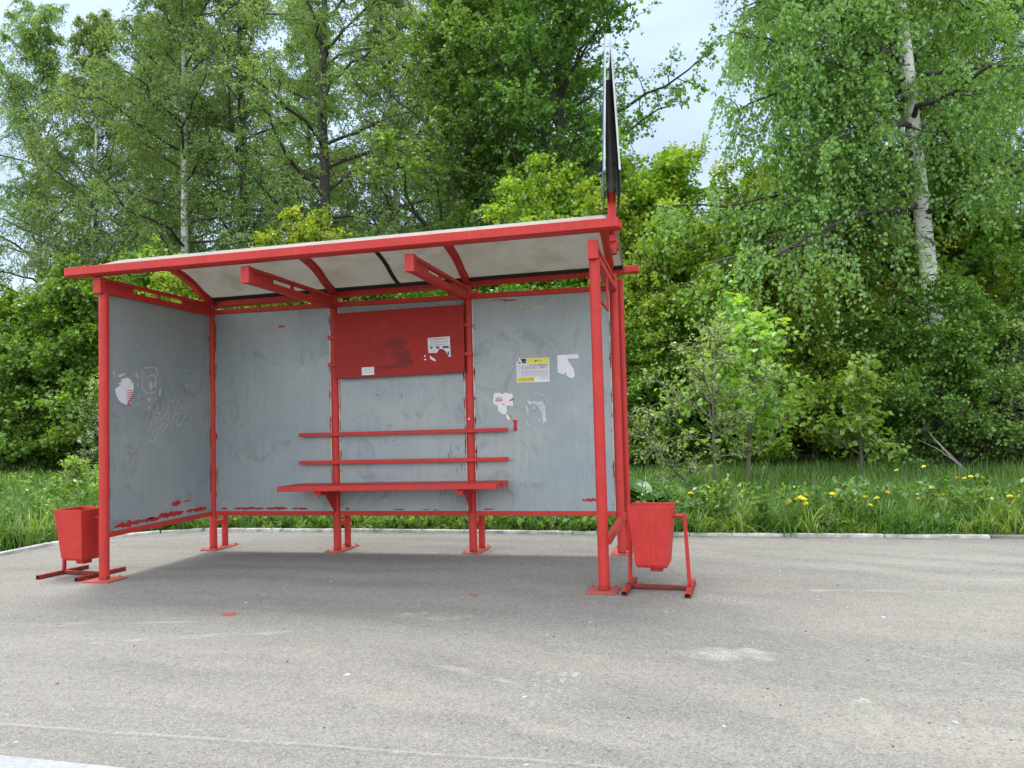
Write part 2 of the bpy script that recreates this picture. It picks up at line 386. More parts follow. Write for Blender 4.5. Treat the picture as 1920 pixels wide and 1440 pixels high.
LBIG=[[(-1.258,1.556),(-1.178,1.576),(-1.14,1.561),(-1.121,1.528),(-1.106,1.549),(-1.101,1.502),(-1.111,1.455),(-1.14,1.421),(-1.165,1.381),(-1.184,1.354),(-1.212,1.361),(-1.254,1.373),(-1.281,1.392),(-1.309,1.437),(-1.318,1.475),(-1.295,1.495),(-1.253,1.51),(-1.285,1.522),(-1.239,1.543)]]
LSM=[[(-1.29,1.58),(-1.271,1.594),(-1.201,1.614),(-1.197,1.598),(-1.262,1.572)],[(-1.34,1.616),(-1.322,1.63),(-1.317,1.585),(-1.331,1.565)],[(-1.091,1.613),(-1.062,1.615),(-1.037,1.592),(-1.042,1.572),(-1.077,1.591)],[(-1.057,1.544),(-1.042,1.525),(-1.053,1.497),(-1.062,1.524)],[(-1.318,1.378),(-1.304,1.34),(-1.32,1.346)],[(-1.184,1.361),(-1.167,1.355),(-1.174,1.335)],[(-1.155,1.375),(-1.131,1.378),(-1.121,1.365),(-1.141,1.358)],[(-1.102,1.369),(-1.088,1.349),(-1.102,1.355)],[(-1.083,1.366),(-1.058,1.363),(-1.063,1.349)],[(-1.048,1.38),(-1.033,1.37),(-1.043,1.353)],[(-1.048,1.444),(-1.033,1.417),(-1.048,1.4)],[(-0.906,1.564),(-0.88,1.552),(-0.865,1.511),(-0.886,1.482),(-0.906,1.509)],[(-0.838,1.567),(-0.817,1.554),(-0.828,1.498),(-0.844,1.512)],[(-0.775,1.507),(-0.754,1.501),(-0.765,1.458),(-0.776,1.416),(-0.786,1.451)],[(-0.938,1.412),(-0.892,1.42),(-0.887,1.393),(-0.923,1.389)],[(-0.923,1.344),(-0.908,1.344),(-0.897,1.317),(-0.918,1.32)],[(-0.834,1.428),(-0.813,1.422),(-0.824,1.387),(-0.834,1.39)],[(-0.419,1.678),(-0.402,1.679),(-0.402,1.664),(-0.423,1.665)],[(-0.421,1.541),(-0.385,1.55),(-0.379,1.536),(-0.415,1.531)],[(-0.355,1.551),(-0.337,1.556),(-0.343,1.537)],[(-0.491,1.539),(-0.471,1.534),(-0.491,1.53)],[(-1.055,1.855),(-1.036,1.853),(-1.041,1.839),(-1.053,1.845)],[(-0.886,1.448),(-0.865,1.445),(-0.881,1.436)]]
TT=[[(2.983,1.688),(3.275,1.683),(3.274,1.473),(2.98,1.476)]]
TORN=[[(3.345,1.701),(3.52,1.703),(3.534,1.686),(3.525,1.665),(3.432,1.667),(3.443,1.644),(3.463,1.612),(3.487,1.573),(3.494,1.516),(3.479,1.499),(3.456,1.5),(3.416,1.522),(3.423,1.553),(3.399,1.531),(3.345,1.553)]]
REDP=[[(2.771,1.379),(2.783,1.396),(2.795,1.39),(2.826,1.396),(2.846,1.376),(2.871,1.393),(2.906,1.386),(2.942,1.379),(2.945,1.274),(2.915,1.276),(2.886,1.282),(2.887,1.223),(2.875,1.203),(2.848,1.204),(2.824,1.225),(2.809,1.237),(2.805,1.278),(2.787,1.29),(2.778,1.282),(2.762,1.32)],[(2.874,1.194),(2.895,1.2),(2.916,1.17),(2.906,1.15),(2.883,1.165)]]
RESD=[[(3.074,1.314),(3.1,1.307),(3.142,1.312),(3.171,1.305),(3.206,1.31),(3.223,1.277),(3.23,1.22),(3.231,1.162),(3.243,1.141),(3.207,1.114),(3.195,1.117),(3.202,1.151),(3.186,1.215),(3.17,1.256),(3.147,1.285),(3.118,1.289),(3.088,1.281),(3.073,1.293)],[(3.052,1.277),(3.073,1.273),(3.083,1.218),(3.079,1.189),(3.062,1.195),(3.057,1.23)],[(3.061,1.161),(3.073,1.157),(3.069,1.12),(3.098,1.105),(3.071,1.094),(3.057,1.114)],[(3.114,1.266),(3.132,1.269),(3.146,1.239),(3.128,1.24)],[(3.164,1.161),(3.181,1.155),(3.178,1.123),(3.166,1.129)]]
RPATCH=[[(2.93,1.152),(2.983,1.148),(2.971,1.125),(2.972,1.055),(2.939,1.056),(2.947,1.129)]]
POST=[[(2.199,1.897),(2.404,1.903),(2.41,1.723),(2.394,1.722),(2.384,1.737),(2.361,1.777),(2.341,1.793),(2.311,1.798),(2.3,1.79),(2.282,1.761),(2.205,1.765)]]
SCR=[[(2.218,1.741),(2.274,1.698),(2.267,1.69),(2.253,1.692),(2.218,1.716)],[(2.165,1.747),(2.178,1.746),(2.175,1.728),(2.167,1.728)],[(2.159,1.711),(2.183,1.713),(2.185,1.705),(2.171,1.7)]]
STK=[[(1.569,1.661),(1.687,1.661),(1.689,1.591),(1.571,1.59)]]

# ------------------------------------------------------------------ ground
def sheet(name, x0, x1, y0, y1, z, m, nx=1, ny=1, kind='structure', hf=None):
    mb = MB(); xs = np.linspace(x0, x1, nx+1); ys = np.linspace(y0, y1, ny+1)
    vs = [(x, y, z+(hf(x, y) if hf else 0)) for y in ys for x in xs]
    fs = [(j*(nx+1)+i, j*(nx+1)+i+1, (j+1)*(nx+1)+i+1, (j+1)*(nx+1)+i) for j in range(ny) for i in range(nx)]
    mb.add(vs, fs, 0, bool(hf)); o = mb.build(name, m)
    tag(o, kind=kind); return o
def ground_h(x, y):
    return .02+.05*math.sin(x*.7)*math.sin(y*.9)*min(1, max(0, (y-1.2)*.5))
sheet('ground', -500, 500, -500, 700, -.02, SOIL)
# pavement outline: cut corner at the back left as in the photograph
KP = [(-1.93, -7.5), (-1.90, .12), (-1.70, .55), (-1.30, .98), (-.9, 1.16), (1.0, 1.17), (4.4, 1.06), (7.0, 1.02), (40, .95)]
mb = MB(); pts = KP+[(40, -30), (-1.93, -30)]
poly(mb, pts, lambda a, b: (a, b, 0.))
pav = mb.build('pavement', ASPH); tag(pav, kind='structure')
mb = MB(); mb.add([(-60, -30, -.004), (-1.93, -30, -.004), (-1.93, -4.4, -.004), (-60, -4.4, -.004)], [(0, 1, 2, 3)])
tag(mb.build('road', ASPH), kind='structure')
# white edge line of the carriageway
mb = MB(); rng = random.Random(5)
up_ = []; lo_ = []
for i in range(60):
    x = -30+i*(32.7/59); up_.append((x, -4.27-.025*max(0, x)+rng.uniform(-.006, .006))); lo_.append((x, -4.46+rng.uniform(-.006, .006)))
poly(mb, up_+[(2.95, -4.36)]+lo_[::-1], lambda a, b: (a, b, .004))
tag(mb.build('road_marking', WHITEP), kind='structure')
# low whitewashed kerb stones, each one slightly out of line
def kerb(i, a, b, m, h):
    a = Vector((*a, 0)); b = Vector((*b, 0)); d = (b-a).normalized(); n = Vector((-d.y, d.x, 0))
    if n.y < 0 and abs(d.x) > .3: n = -n
    if abs(d.x) <= .3: n = Vector((-1, 0, 0))
    mb = MB(); o = .004
    vs = []
    for p, z1 in ((a+d*o, h+rng.uniform(-.003, .003)), (b-d*o, h+rng.uniform(-.003, .003))):
        for q, z in ((p+n*.006, -.02), (p+n*.075, -.02), (p+n*.072, z1), (p+n*.012, z1)): vs.append((q.x, q.y, z))
    mb.add(vs, [(0,1,2,3),(7,6,5,4),(0,4,5,1),(1,5,6,2),(2,6,7,3),(3,7,4,0)])
    o_ = mb.build('kerb', m, None, .006); tag(o_, kind='structure')
segs = []
for a, b in zip(KP[:-1], KP[1:]):
    L = math.hypot(b[0]-a[0], b[1]-a[1]); n = max(1, round(L/1.0)) if L < 12 else 33
    if b[0] > 30: n = 20; b = (a[0]+20, a[1]-.04)
    for k in range(n):
        t0, t1 = k/n, (k+1)/n
        segs.append(((a[0]+(b[0]-a[0])*t0, a[1]+(b[1]-a[1])*t0), (a[0]+(b[0]-a[0])*t1, a[1]+(b[1]-a[1])*t1)))
for i, (a, b) in enumerate(segs):
    white = a[0] < 6.9
    kerb(i, a, b, KERBM if white else CONC, .026 if a[0] > 4 else .03)

# pale scuffs, drag marks and an old tyre print on the paving
mb = MB(); r_ = random.Random(77)
def G(px): return px
def drag(x0, y0, x1, y1, wd): 
    n = 10; U = []; L = []
    for k in range(n+1):
        t = k/n; x = x0+(x1-x0)*t; y = y0+(y1-y0)*t+.03*math.sin(3*t); ww = wd*math.sin(math.pi*(t*.9+.05))*r_.uniform(.5, 1); U.append((x, y+ww)); L.append((x, y-ww))
    poly(mb, U+L[::-1], lambda a, b: (a, b, .0008))
drag(4.9, -2.35, 5.9, -2.95, .012); drag(5.15, -2.78, 5.38, -3.1, .008); drag(4.4, -1.62, 4.9, -1.72, .012); drag(3.3, -2.2, 3.75, -2.42, .006); drag(5.0, -1.3, 6.1, -1.25, .05); drag(5.9, -.9, 6.9, -.8, .06)
drag(1.2, -3.0, 2.4, -2.6, .07); drag(.2, -2.8, 1.6, -2.5, .06); drag(3.2, -3.1, 3.7, -3.35, .05)
for cx_, cy_, rx, ry in ((5.05, -3.45, .09, .22), (2.9, -2.2, .3, .12), (4.6, -2.75, .3, .14)):
    poly(mb, [(cx_+rx*math.cos(k/20*6.283)*r_.uniform(.6, 1), cy_+ry*math.sin(k/20*6.283)*r_.uniform(.6, 1)) for k in range(20)], lambda a, b: (a, b, .0009))
for k in range(4):
    for j in range(5):
        x = 3.72+.055*k+.01*j; y = -3.12-.085*j-.03*(j > 1); poly(mb, [(x, y), (x+.024, y+.006), (x+.018, y-.062), (x-.006, y-.058)], lambda a, b: (a, b, .0010))
tag(mb.build('scuff_marks', SCUFF), 'pale scuffs, drag marks and a tyre print on the paving', 'scuff marks', None, 'stuff')

# ------------------------------------------------------------------ bus shelter
X = [0., 1.2687, 2.5526, 3.8469]; D = 1.4286; R = .037
sh = empty('bus_shelter', (0, 0, 0)); tag(sh, 'red tubular bus shelter with grey metal panels and arched translucent roof', 'bus shelter')
SL = .012
def zt(x): return SL*x
def part(mb, name, m, parent=sh, bevel=0.): return mb.build(name, m, parent, bevel)
rng = random.Random(11)
def bolt(mb, x, y):
    mb.tube([(x, y, .010), (x, y, .020)], .009, 6); mb.tube([(x, y, .020), (x, y, .028)], .0045, 8)
def pplate(mb, x0, x1, y0, y1, r):
    c = [(x0, y0), (x1, y0+r*.01), (x1+r*.01, y1), (x0+r*.01, y1)]
    mb.add([(a, b, z) for z in (.001, .011) for a, b in c], [(0,1,2,3),(4,5,6,7),(0,1,5,4),(1,2,6,5),(2,3,7,6),(3,0,4,7)])
for i, x in enumerate(X):
    mb = MB(); mb.tube([(x, 0, .008), (x, 0, 2.33+zt(x))], R*.95, 28)
    p = part(mb, 'post', RED)
    mb = MB(); pplate(mb, x-.085, x+.08, -.09, .30, rng.uniform(-1, 1)); [bolt(mb, bx, by) for bx in (x-.064, x+.062) for by in (-.068, .275)]; part(mb, 'base_plate', RED_FADE, p, .002)
    mb = MB(); mb.tube([(x-.005+.015*i, .20, .012), (x-.005+.015*i, .20, 2.31+zt(x))], R*.8, 24)
    mb.box(x-.018, x+.018, .03, .175, .235, .268)
    mb.box(x-.018, x+.018, .03, .175, 1.95, 1.983)
    part(mb, 'rear_post', RED)
for x in (X[0], X[3]):
    mb = MB(); mb.tube([(x, -D, .012), (x, -D, 2.222)], R, 32)
    mb.tube([(x, -D, .012), (x, -D, .03)], R+.002, 32)
    p = part(mb, 'front_post', RED)
    mb = MB(); pplate(mb, x-.11 if x > 1 else x-.11, x+.09 if x > 1 else x+.12, -D-.11, -D+.11, .5); [bolt(mb, bx, by) for bx in (x-.085, x+.07) for by in (-D-.085, -D+.085)]; part(mb, 'base_plate', RED_FADE, p, .002)
# rails that carry the panels
for a, b in zip(X[:-1], X[1:]):
    mb = MB(); mb.box(a+.034, b-.034, -.018, .018, 2.236, 2.278); part(mb, 'top_rail', RED, sh, .003)
    mb = MB(); mb.box(a+.034, b-.034, -.018, .020, .322, .361); part(mb, 'bottom_rail', RED, sh, .003)
mb = MB(); mb.box(-.018, .018, -D+.035, -.034, .322, .361); part(mb, 'bottom_rail', RED, sh, .003)
mb = MB(); mb.box(X[3]+.012, X[3]+.052, -D+.02, -.03, .305, .358); part(mb, 'side_rail', RED, sh, .003)

# grey wall panels with runs of red paint along their edges
fb = lambda off: (lambda a, b: (a, -.004-off, b))
fl = lambda off: (lambda a, b: (.004+off, a, b))
PT = .0012
def smears(mb, f3, specs, rng, mi=1):
    for x0, x1, z0, z1 in specs: poly(mb, ragged(x0, x1, z0, z1, rng), f3, mi)
def edge_runs(mb, f3, x, z0, z1, n, rng, s=1):
    for _ in range(n):
        z = rng.uniform(z0, z1); h = rng.uniform(.03, .22); wd = rng.uniform(.004, .022)
        pts = ragged(0, h, -wd/2, wd/2, rng, 8)
        poly(mb, [(x+s*abs(q)+s*.001, z+p_) for p_, q in [(p_, q+wd/2) for p_, q in pts]], f3, rng.choice((1, 1, 1, 2)))
panels = []
mb = MB(); mb.box(-.004, .004, -D+.036, -.036, .362, 2.232)
r_ = random.Random(3)
smears(mb, fl(PT), [(-D+.10, -D+.42, .366, .43), (-D+.40, -D+.66, .37, .42), (-D+.62, -D+.98, .37, .45), (-.42, -.10, .38, .43), (-.62, -.5, .46, .53), (-.46, -.34, .49, .51), (-.95, -.84, .40, .42)], r_)
edge_runs(mb, fl(PT), -D+.04, .5, 2.15, 12, r_); edge_runs(mb, fl(PT), -.037, .5, 2.1, 16, r_, -1)
left_panel = part(mb, 'wall_panel', [PANEL, RED_WORN, YPAINT]); left_panel['label'] = 'left side panel scratched with a graffiti tag'
for i in range(3):
    a, b = X[i]+.038, X[i+1]-.038
    mb = MB(); mb.box(a, b, -.004, .004, .362, 2.232)
    mb.box(a, a+.008, -.007, -.0045, .362, 2.232, 3); mb.box(b-.008, b, -.007, -.0045, .362, 2.232, 3)
    sp = {0: [(a+.05, a+.12, .372, .40), (a+.17, a+.50, .366, .408), (a+.50, a+.74, .370, .405), (a+.78, a+.95, .37, .40), (a+.66, a+.74, 2.07, 2.10)],
          1: [(a+.5, a+.62, .367, .385), (a+.78, a+.85, .367, .383), (a+.05, a+.08, .367, .40), (a+.88, a+.93, .365, .38)],
          2: [(a+.28, a+.42, 2.19, 2.215), (a+.18, a+.30, 2.205, 2.22), (3.52, 3.74, .435, .475), (a+.06, a+.16, .367, .39)]}[i]
    smears(mb, fb(PT), sp, r_)
    edge_runs(mb, fb(PT+.002), a, .45, 2.15, 14, r_); edge_runs(mb, fb(PT+.002), b, .45, 2.15, 14, r_, -1)
    if i == 2:
        smears(mb, fb(PT), [(3.14, 3.24, 2.115, 2.137), (3.03, 3.06, 2.13, 2.16)], r_, 2)
    for z in np.arange(.42, 2.2, .31):       # rivets
        for xx in (a+.018, b-.018): mb.add([(xx+.005*math.cos(k*math.pi/3), -.0075, z+.005*math.sin(k*math.pi/3)) for k in range(6)], [(0,1,2,3,4,5)], 4)
    for k in range(6): 
        xx = a+(b-a)*(k+.5)/6
        mb.add([(xx+.004*math.cos(q*math.pi/3), -.0055, 2.215+.004*math.sin(q*math.pi/3)) for q in range(6)], [(0,1,2,3,4,5)], 4)
    panels.append(part(mb, 'wall_panel', [PANEL, RED_WORN, YPAINT, ZINC, INK]))
smear_rng = random.Random(8)
# graffiti and torn paper on the left panel
mb = MB()
for q in GRAF: ribbon(mb, q, fl(.0035), .0085, 0, smear_rng)
for q in LOOPS: ribbon(mb, q, fl(.0035), .013, 0, smear_rng)
part(mb, 'graffiti', CHALK, left_panel)
mb = MB()
for q in LBIG: poly(mb, q, fl(.0045))
for k in range(8):
    y0 = -1.19+.01*(k % 2); ribbon(mb, [(y0, 1.47-.017*k), (y0+.075-.006*k, 1.475-.017*k)], fl(.0055), .007, 1, smear_rng)
part(mb, 'torn_poster', [PAPER, INKR], left_panel)
for q in LSM: mb = MB(); poly(mb, q, fl(.003)); part(mb, 'paper_residue', RESID, left_panel)
# notices on the right-hand back panel
pr = panels[2]
def rect_frame(q):
    tl, tr_, br, bl = [Vector(p) for p in q]
    def f(u, v): t = tl.lerp(tr_, u); b_ = bl.lerp(br, u); return tuple(t.lerp(b_, v))
    return f
def prect(mb, F, f3, u0, u1, v0, v1, mi): mb.add([f3(*F(u0, v0)), f3(*F(u1, v0)), f3(*F(u1, v1)), f3(*F(u0, v1))], [(0, 1, 2, 3)], mi)
def text_faces(mb, s, size, org, f3, mi, bold=0.):
    cu = bpy.data.curves.new('t', 'FONT'); cu.body = s; cu.size = size; cu.resolution_u = 3; cu.offset = bold
    o = bpy.data.objects.new('t', cu); COL.objects.link(o)
    dg = bpy.context.evaluated_depsgraph_get(); me = bpy.data.meshes.new_from_object(o.evaluated_get(dg))
    vs = [f3(org[0]+v.co.x, org[1]+v.co.y) for v in me.vertices]; mb.add(vs, [tuple(p.vertices) for p in me.polygons], mi)
    bpy.data.objects.remove(o); bpy.data.curves.remove(cu); bpy.data.meshes.remove(me)
def glyph_row(mb, F, f3, u0, u1, v, h, mi, rng, gap=.25):
    """a row of strokes too small to read in the photograph"""
    u = u0
    while u < u1:
        wd = rng.uniform(.006, .02)
        if rng.random() > gap: prect(mb, F, f3, u, min(u1, u+wd*.7), v+rng.uniform(0, h*.25), v+h*rng.uniform(.75, 1), mi)
        u += wd
r_ = random.Random(21)
mb = MB(); F = rect_frame(TT[0]); f0 = fb(.0045); f1 = fb(.0058); f2_ = fb(.0068)
poly(mb, TT[0], f0, 0)
prect(mb, F, f1, .02, .30, .02, .21, 1); prect(mb, F, f1, .31, .97, .02, .21, 2)
text_faces(mb, 'A', .062, (F(.03, .2)[0], F(.03, .2)[1]+.0015), f2_, 0, .003)
glyph_row(mb, F, f2_, .18, .28, .13, .035, 0, r_)
text_faces(mb, '№ 11 э', .022, (F(.56, .17)[0], F(.56, .17)[1]+.004), f2_, 1, .0004)
for v, h in ((.235, .03), (.27, .03)): glyph_row(mb, F, f1, .35, .95, v, h, 3, r_)
glyph_row(mb, F, f1, .66, .96, .275, .04, 1, r_, .05)
for v in (.30, .36, .42, .54, .57, .63, .69, .74): prect(mb, F, f1, .01, .97, v, v+.008, 3 if v != .54 else 1)
for k in range(22): prect(mb, F, f1, .2+.035*k, .2+.035*k+.004, .30, .74, 4)
prect(mb, F, f1, .18, .19, .30, .52, 1); prect(mb, F, f1, .18, .19, .60, .66, 1)
glyph_row(mb, F, f2_, .06, .15, .31, .03, 3, r_); glyph_row(mb, F, f2_, .05, .15, .44, .04, 3, r_); glyph_row(mb, F, f2_, .3, .6, .375, .03, 3, r_); glyph_row(mb, F, f2_, .72, .86, .37, .035, 1, r_, .1)
prect(mb, F, f1, .02, .54, .79, .96, 2)
for k in range(5): glyph_row(mb, F, f2_, .13, .52, .80+.03*k, .015, 1, r_)
prect(mb, F, f2_, .04, .10, .82, .92, 5)
for k in range(4): glyph_row(mb, F, f1, .68, .96, .77+.035*k, .015, 3, r_)
o = part(mb, 'timetable', [PAPER, INK, YELLOW, INKG, INKG, YPAINT], pr); o['label'] = 'white and yellow route timetable with a bold black letter A'
mb = MB(); [poly(mb, q, fb(.0045)) for q in TORN]; part(mb, 'torn_poster', PAPER, pr)
mb = MB(); [poly(mb, q, fb(.0045)) for q in REDP]
for (x0, x1, z) in ((2.79, 2.845, 1.343), (2.79, 2.85, 1.328), (2.785, 2.85, 1.317)): glyph_row(mb, lambda u, v: (x0+(x1-x0)*u, z+.012*v), fb(.0058), 0, 1, 0, 1, 1, r_, .2)
poly(mb, [(2.905, 1.322), (2.95, 1.345), (2.95, 1.325), (2.92, 1.318)], fb(.0058), 1); poly(mb, [(2.84, 1.30), (2.855, 1.30), (2.872, 1.285), (2.86, 1.285)], fb(.0058), 1); poly(mb, [(2.905, 1.188), (2.925, 1.195), (2.918, 1.175)], fb(.0058), 1)
part(mb, 'torn_poster', [PAPER, INKR], pr)
mb = MB(); [poly(mb, q, fb(.004)) for q in RESD]
for k in range(9):
    a0 = 2.6-.25*k; cx_, cz_ = 3.16, 1.24; ribbon(mb, [(cx_+.10*math.cos(a0), cz_+.14*math.sin(a0)), (cx_+.10*math.cos(a0-.14), cz_+.14*math.sin(a0-.14))], fb(.0035), .008, 0, r_)
part(mb, 'paper_residue', RESID, pr)
mb = MB(); [poly(mb, q, fb(.0035)) for q in RPATCH]; part(mb, 'paint_splash', RED_WORN, pr)
mb = MB()   # scribble on the middle panel
for k in range(26):
    x0 = 1.60+r_.uniform(0, .34); z0 = 1.36+r_.uniform(0, .13)
    ribbon(mb, [(x0, z0), (x0+r_.uniform(-.02, .03), z0+r_.uniform(-.05, .05)), (x0+r_.uniform(-.02, .04), z0+r_.uniform(-.05, .05))], fb(.003), .004, 0, r_)
part(mb, 'graffiti', CHALK, panels[1])
mb = MB()
for k in range(16):
    x0 = 2.25+r_.uniform(0, .25); z0 = .60+r_.uniform(-.1, .35); ribbon(mb, [(x0, z0), (x0+r_.uniform(-.006, .006), z0-r_.uniform(.02, .09))], fb(.003), .0035, 0, r_)
part(mb, 'scratches', INK, panels[1])
# red notice board
WORNDARK = flat('worn_dark_red', (.22, .014, .012), .7, 0, .4, 20)
mb = MB(); BY = -.082
mb.add([(1.308, BY, 1.566), (2.530, BY, 1.583), (2.534, BY, 2.180), (1.308, BY, 2.163), (1.308, BY+.02, 1.566), (2.530, BY+.02, 1.583), (2.534, BY+.02, 2.180), (1.308, BY+.02, 2.163)],
       [(0,1,2,3),(7,6,5,4),(0,4,5,1),(1,5,6,2),(2,6,7,3),(3,7,4,0)])
bd = part(mb, 'notice_board', BOARDRED, sh, .003)
fbd = lambda off: (lambda a, b: (a, BY-off, b))
mb = MB()
for k in range(3): poly(mb, ragged(1.78+.05*k, 2.02+.02*k, 1.80-.09*k, 1.92-.07*k, r_), fbd(.0012+.0003*k))
poly(mb, ragged(1.68, 1.98, 1.63, 1.68, r_), fbd(.0012)); part(mb, 'bare_patch', WORNDARK, bd)
mb = MB(); poly(mb, POST[0], fbd(.003), 0)
P0 = rect_frame([POST[0][0], POST[0][1], (2.41, 1.723), (2.205, 1.73)])
for v, h, m_ in ((.04, .10, 3), (.19, .045, 3), (.27, .045, 3), (.35, .07, 3)): glyph_row(mb, P0, fbd(.0042), .08 if v > .2 and v < .3 else .05, .93, v, h, m_, r_, .15)
for u0, u1 in ((.08, .24), (.34, .54), (.64, .96)): 
    for k in range(6): prect(mb, P0, fbd(.0042+.0002*k), u0+r_.uniform(0, .03), u1-r_.uniform(0, .04), .46+.02*k, .48+.02*k, 2)
for k in range(3): glyph_row(mb, P0, fbd(.0042), .08, .38, .63+.05*k, .02, 3, r_)
prect(mb, P0, fbd(.0042), .86, .94, .74, .92, 2)
part(mb, 'poster', [PAPER, INK, INKB, INKG], bd)
for q in SCR: mb = MB(); poly(mb, q, fbd(.003)); part(mb, 'paper_scrap', PAPER, bd)
mb = MB(); poly(mb, STK[0], fbd(.003), 0); F = rect_frame(STK[0])
for k in range(5): glyph_row(mb, F, fbd(.0042), .08, .9, .12+.15*k, .05, 1, r_)
part(mb, 'sticker', [PAPER, INKG], bd)
for x in (X[1], X[2]):
    for z in (1.70, 1.95) if x < 2 else (1.745, 2.0):
        s_ = 1 if x < 2 else -1
        mb = MB(); mb.box(x-.042, x+.042, -.058, -.036, z-.018, z+.018); mb.box(x-.002 if s_ > 0 else x-.05, x+.05 if s_ > 0 else x+.002, -.064, -.056, z-.015, z+.015)
        part(mb, 'board_clip', RED, sh, .002)
mb = MB(); mb.box(2.542, 2.556, -.0385, -.036, 1.165, 1.18); part(mb, 'sticker', PAPER, sh)

# bench
for z in (1.047, .793):
    mb = MB(); mb.box(.930, 2.898, -.070, -.038, z, z+.033, 0, .006); part(mb, 'backrest_rail', RED, sh, .003)
mb = MB(); mb.box(.905, 2.875, -.430, -.250, .578, .622, 0, .012); part(mb, 'seat_plank', RED, sh, .004)
mb = MB(); mb.box(.925, 2.895, -.238, -.062, .578, .622, 0, .012); part(mb, 'seat_plank', RED, sh, .004)
for x in (X[1], X[2]):
    mb = MB(); mb.bar((x, -.034, .553), (x, -.385, .560), .055, .042)
    vs = [(x-.004, -.034, .53), (x-.004, -.24, .53), (x-.004, -.036, .345), (x+.004, -.034, .53), (x+.004, -.24, .53), (x+.004, -.036, .345)]
    mb.add(vs, [(0,1,2),(5,4,3),(0,3,4,1),(1,4,5,2),(2,5,3,0)])
    mb.tube([(x-.01, -.33, .54), (x-.01, -.33, .515)], .006, 8)
    part(mb, 'seat_support', RED, sh, .002)

# roof brackets, one over each pair of posts
for i, x in enumerate(X):
    z0 = 2.215+(0 if i < 3 else .0); yb = -.036
    mb = MB()
    mb.box(x-.030, x+.030, -1.500, yb, z0+.004, z0+.055)                  # lower chord
    mb.box(x-.020, x+.020, -1.440, yb, z0+.098, z0+.128)                  # upper chord
    mb.box(x-.034, x+.034, -1.505, -1.452, z0, z0+.126)                  # end block
    mb.box(x-.010, x+.010, -1.452, -1.10, z0+.055, z0+.098); mb.box(x-.010, x+.010, -.46, yb, z0+.055, z0+.098)
    mb.box(x-.012, x+.012, -.80, -.775, z0+.055, z0+.098)
    part(mb, 'roof_bracket', RED, sh, .003)
# front and back beams
def beam(name, x0, x1, y0, y1, z0, h, sl):
    mb = MB(); mb.box(x0, x1, y0, y1, z0+sl*x0, z0+h+sl*x0, 0, sl*(x1-x0)); return part(mb, name, RED, sh, .006)
beam('front_beam', -.240, 4.045, -1.565, -1.470, 2.346, .050, SL)
beam('back_beam', -.25, 4.06, .02, .11, 2.312, .058, .019)
# front flashing lip over the beam
mb = MB(); mb.box(-.225, 4.03, -1.585, -1.566, 2.352-.225*SL, 2.414-.225*SL, 0, SL*4.255); part(mb, 'front_lip', RED, sh, .004)
# arched ribs and translucent sheet
ARC = [(.055, 2.372), (-.06, 2.405), (-.17, 2.445), (-.30, 2.512), (-.45, 2.562), (-.62, 2.596), (-.82, 2.603), (-1.02, 2.573), (-1.22, 2.522), (-1.40, 2.458), (-1.53, 2.405)]
def catmull(P, n=4):
    out = []
    for i in range(len(P)-1):
        p0, p1, p2, p3 = [np.array(P[max(0, min(len(P)-1, i+k))]) for k in (-1, 0, 1, 2)]
        for t in np.arange(n)/n: out.append(.5*((2*p1)+(-p0+p2)*t+(2*p0-5*p1+4*p2-p3)*t*t+(-p0+3*p1-3*p2+p3)*t**3))
    out.append(np.array(P[-1])); return out
AC = catmull(ARC)
def arc_strip(x0, x1, off0, off1, lift=0., ya=-9, yb=9):
    mb = MB(); vs = []; A = [a for a in AC if ya <= a[0] <= yb]
    for k, (y, z) in enumerate(A):
        q = A[min(k+1, len(A)-1)]-A[max(k-1, 0)]; n = np.array((q[1], -q[0])); n = n/np.linalg.norm(n)
        if n[1] < 0: n = -n
        for x, o_ in ((x0, off0), (x1, off0), (x1, off1), (x0, off1)): vs.append((x, y+n[0]*o_, z+n[1]*o_+SL*x+lift))
    fs = []
    for k in range(len(A)-1):
        for j in range(4): fs.append((4*k+j, 4*k+(j+1) % 4, 4*k+4+(j+1) % 4, 4*k+4+j))
    L = 4*(len(A)-1); fs += [(0, 1, 2, 3), (L+3, L+2, L+1, L)]
    return mb.add(vs, fs)
for x in X:
    x = x if x < 3.8 else 3.83
    mb = arc_strip(x-.022, x+.022, -.050, -.006); mb2 = arc_strip(x-.032, x+.032, -.014, -.001)
    mb.add(mb2.v, mb2.f, 1)
    part(mb, 'roof_rib', [RED, ORANGE])
part(arc_strip(-.02, 3.93, 0., .006), 'roof_sheet', SHEET)
for a in (arc_strip(1.895, 1.930, -.012, -.002),): part(a, 'sheet_joint', BLACK)
part(arc_strip(-.02, 3.93, -.014, -.002, 0, -.04, .06), 'roof_gasket', BLACK)
part(arc_strip(3.932, 3.940, -.02, .012), 'sheet_edge', GREYPIPE)
# small open frame left beside the right-hand front post
mb = MB(); xx = X[3]+.04
mb.box(xx-.008, xx+.008, -D+.02, -.985, 2.185, 2.200); mb.box(xx-.008, xx+.008, -1.0, -.985, 1.925, 2.185); mb.box(xx-.008, xx+.008, -D+.02, -1.0, 1.925, 1.940)
part(mb, 'advert_frame', RED)
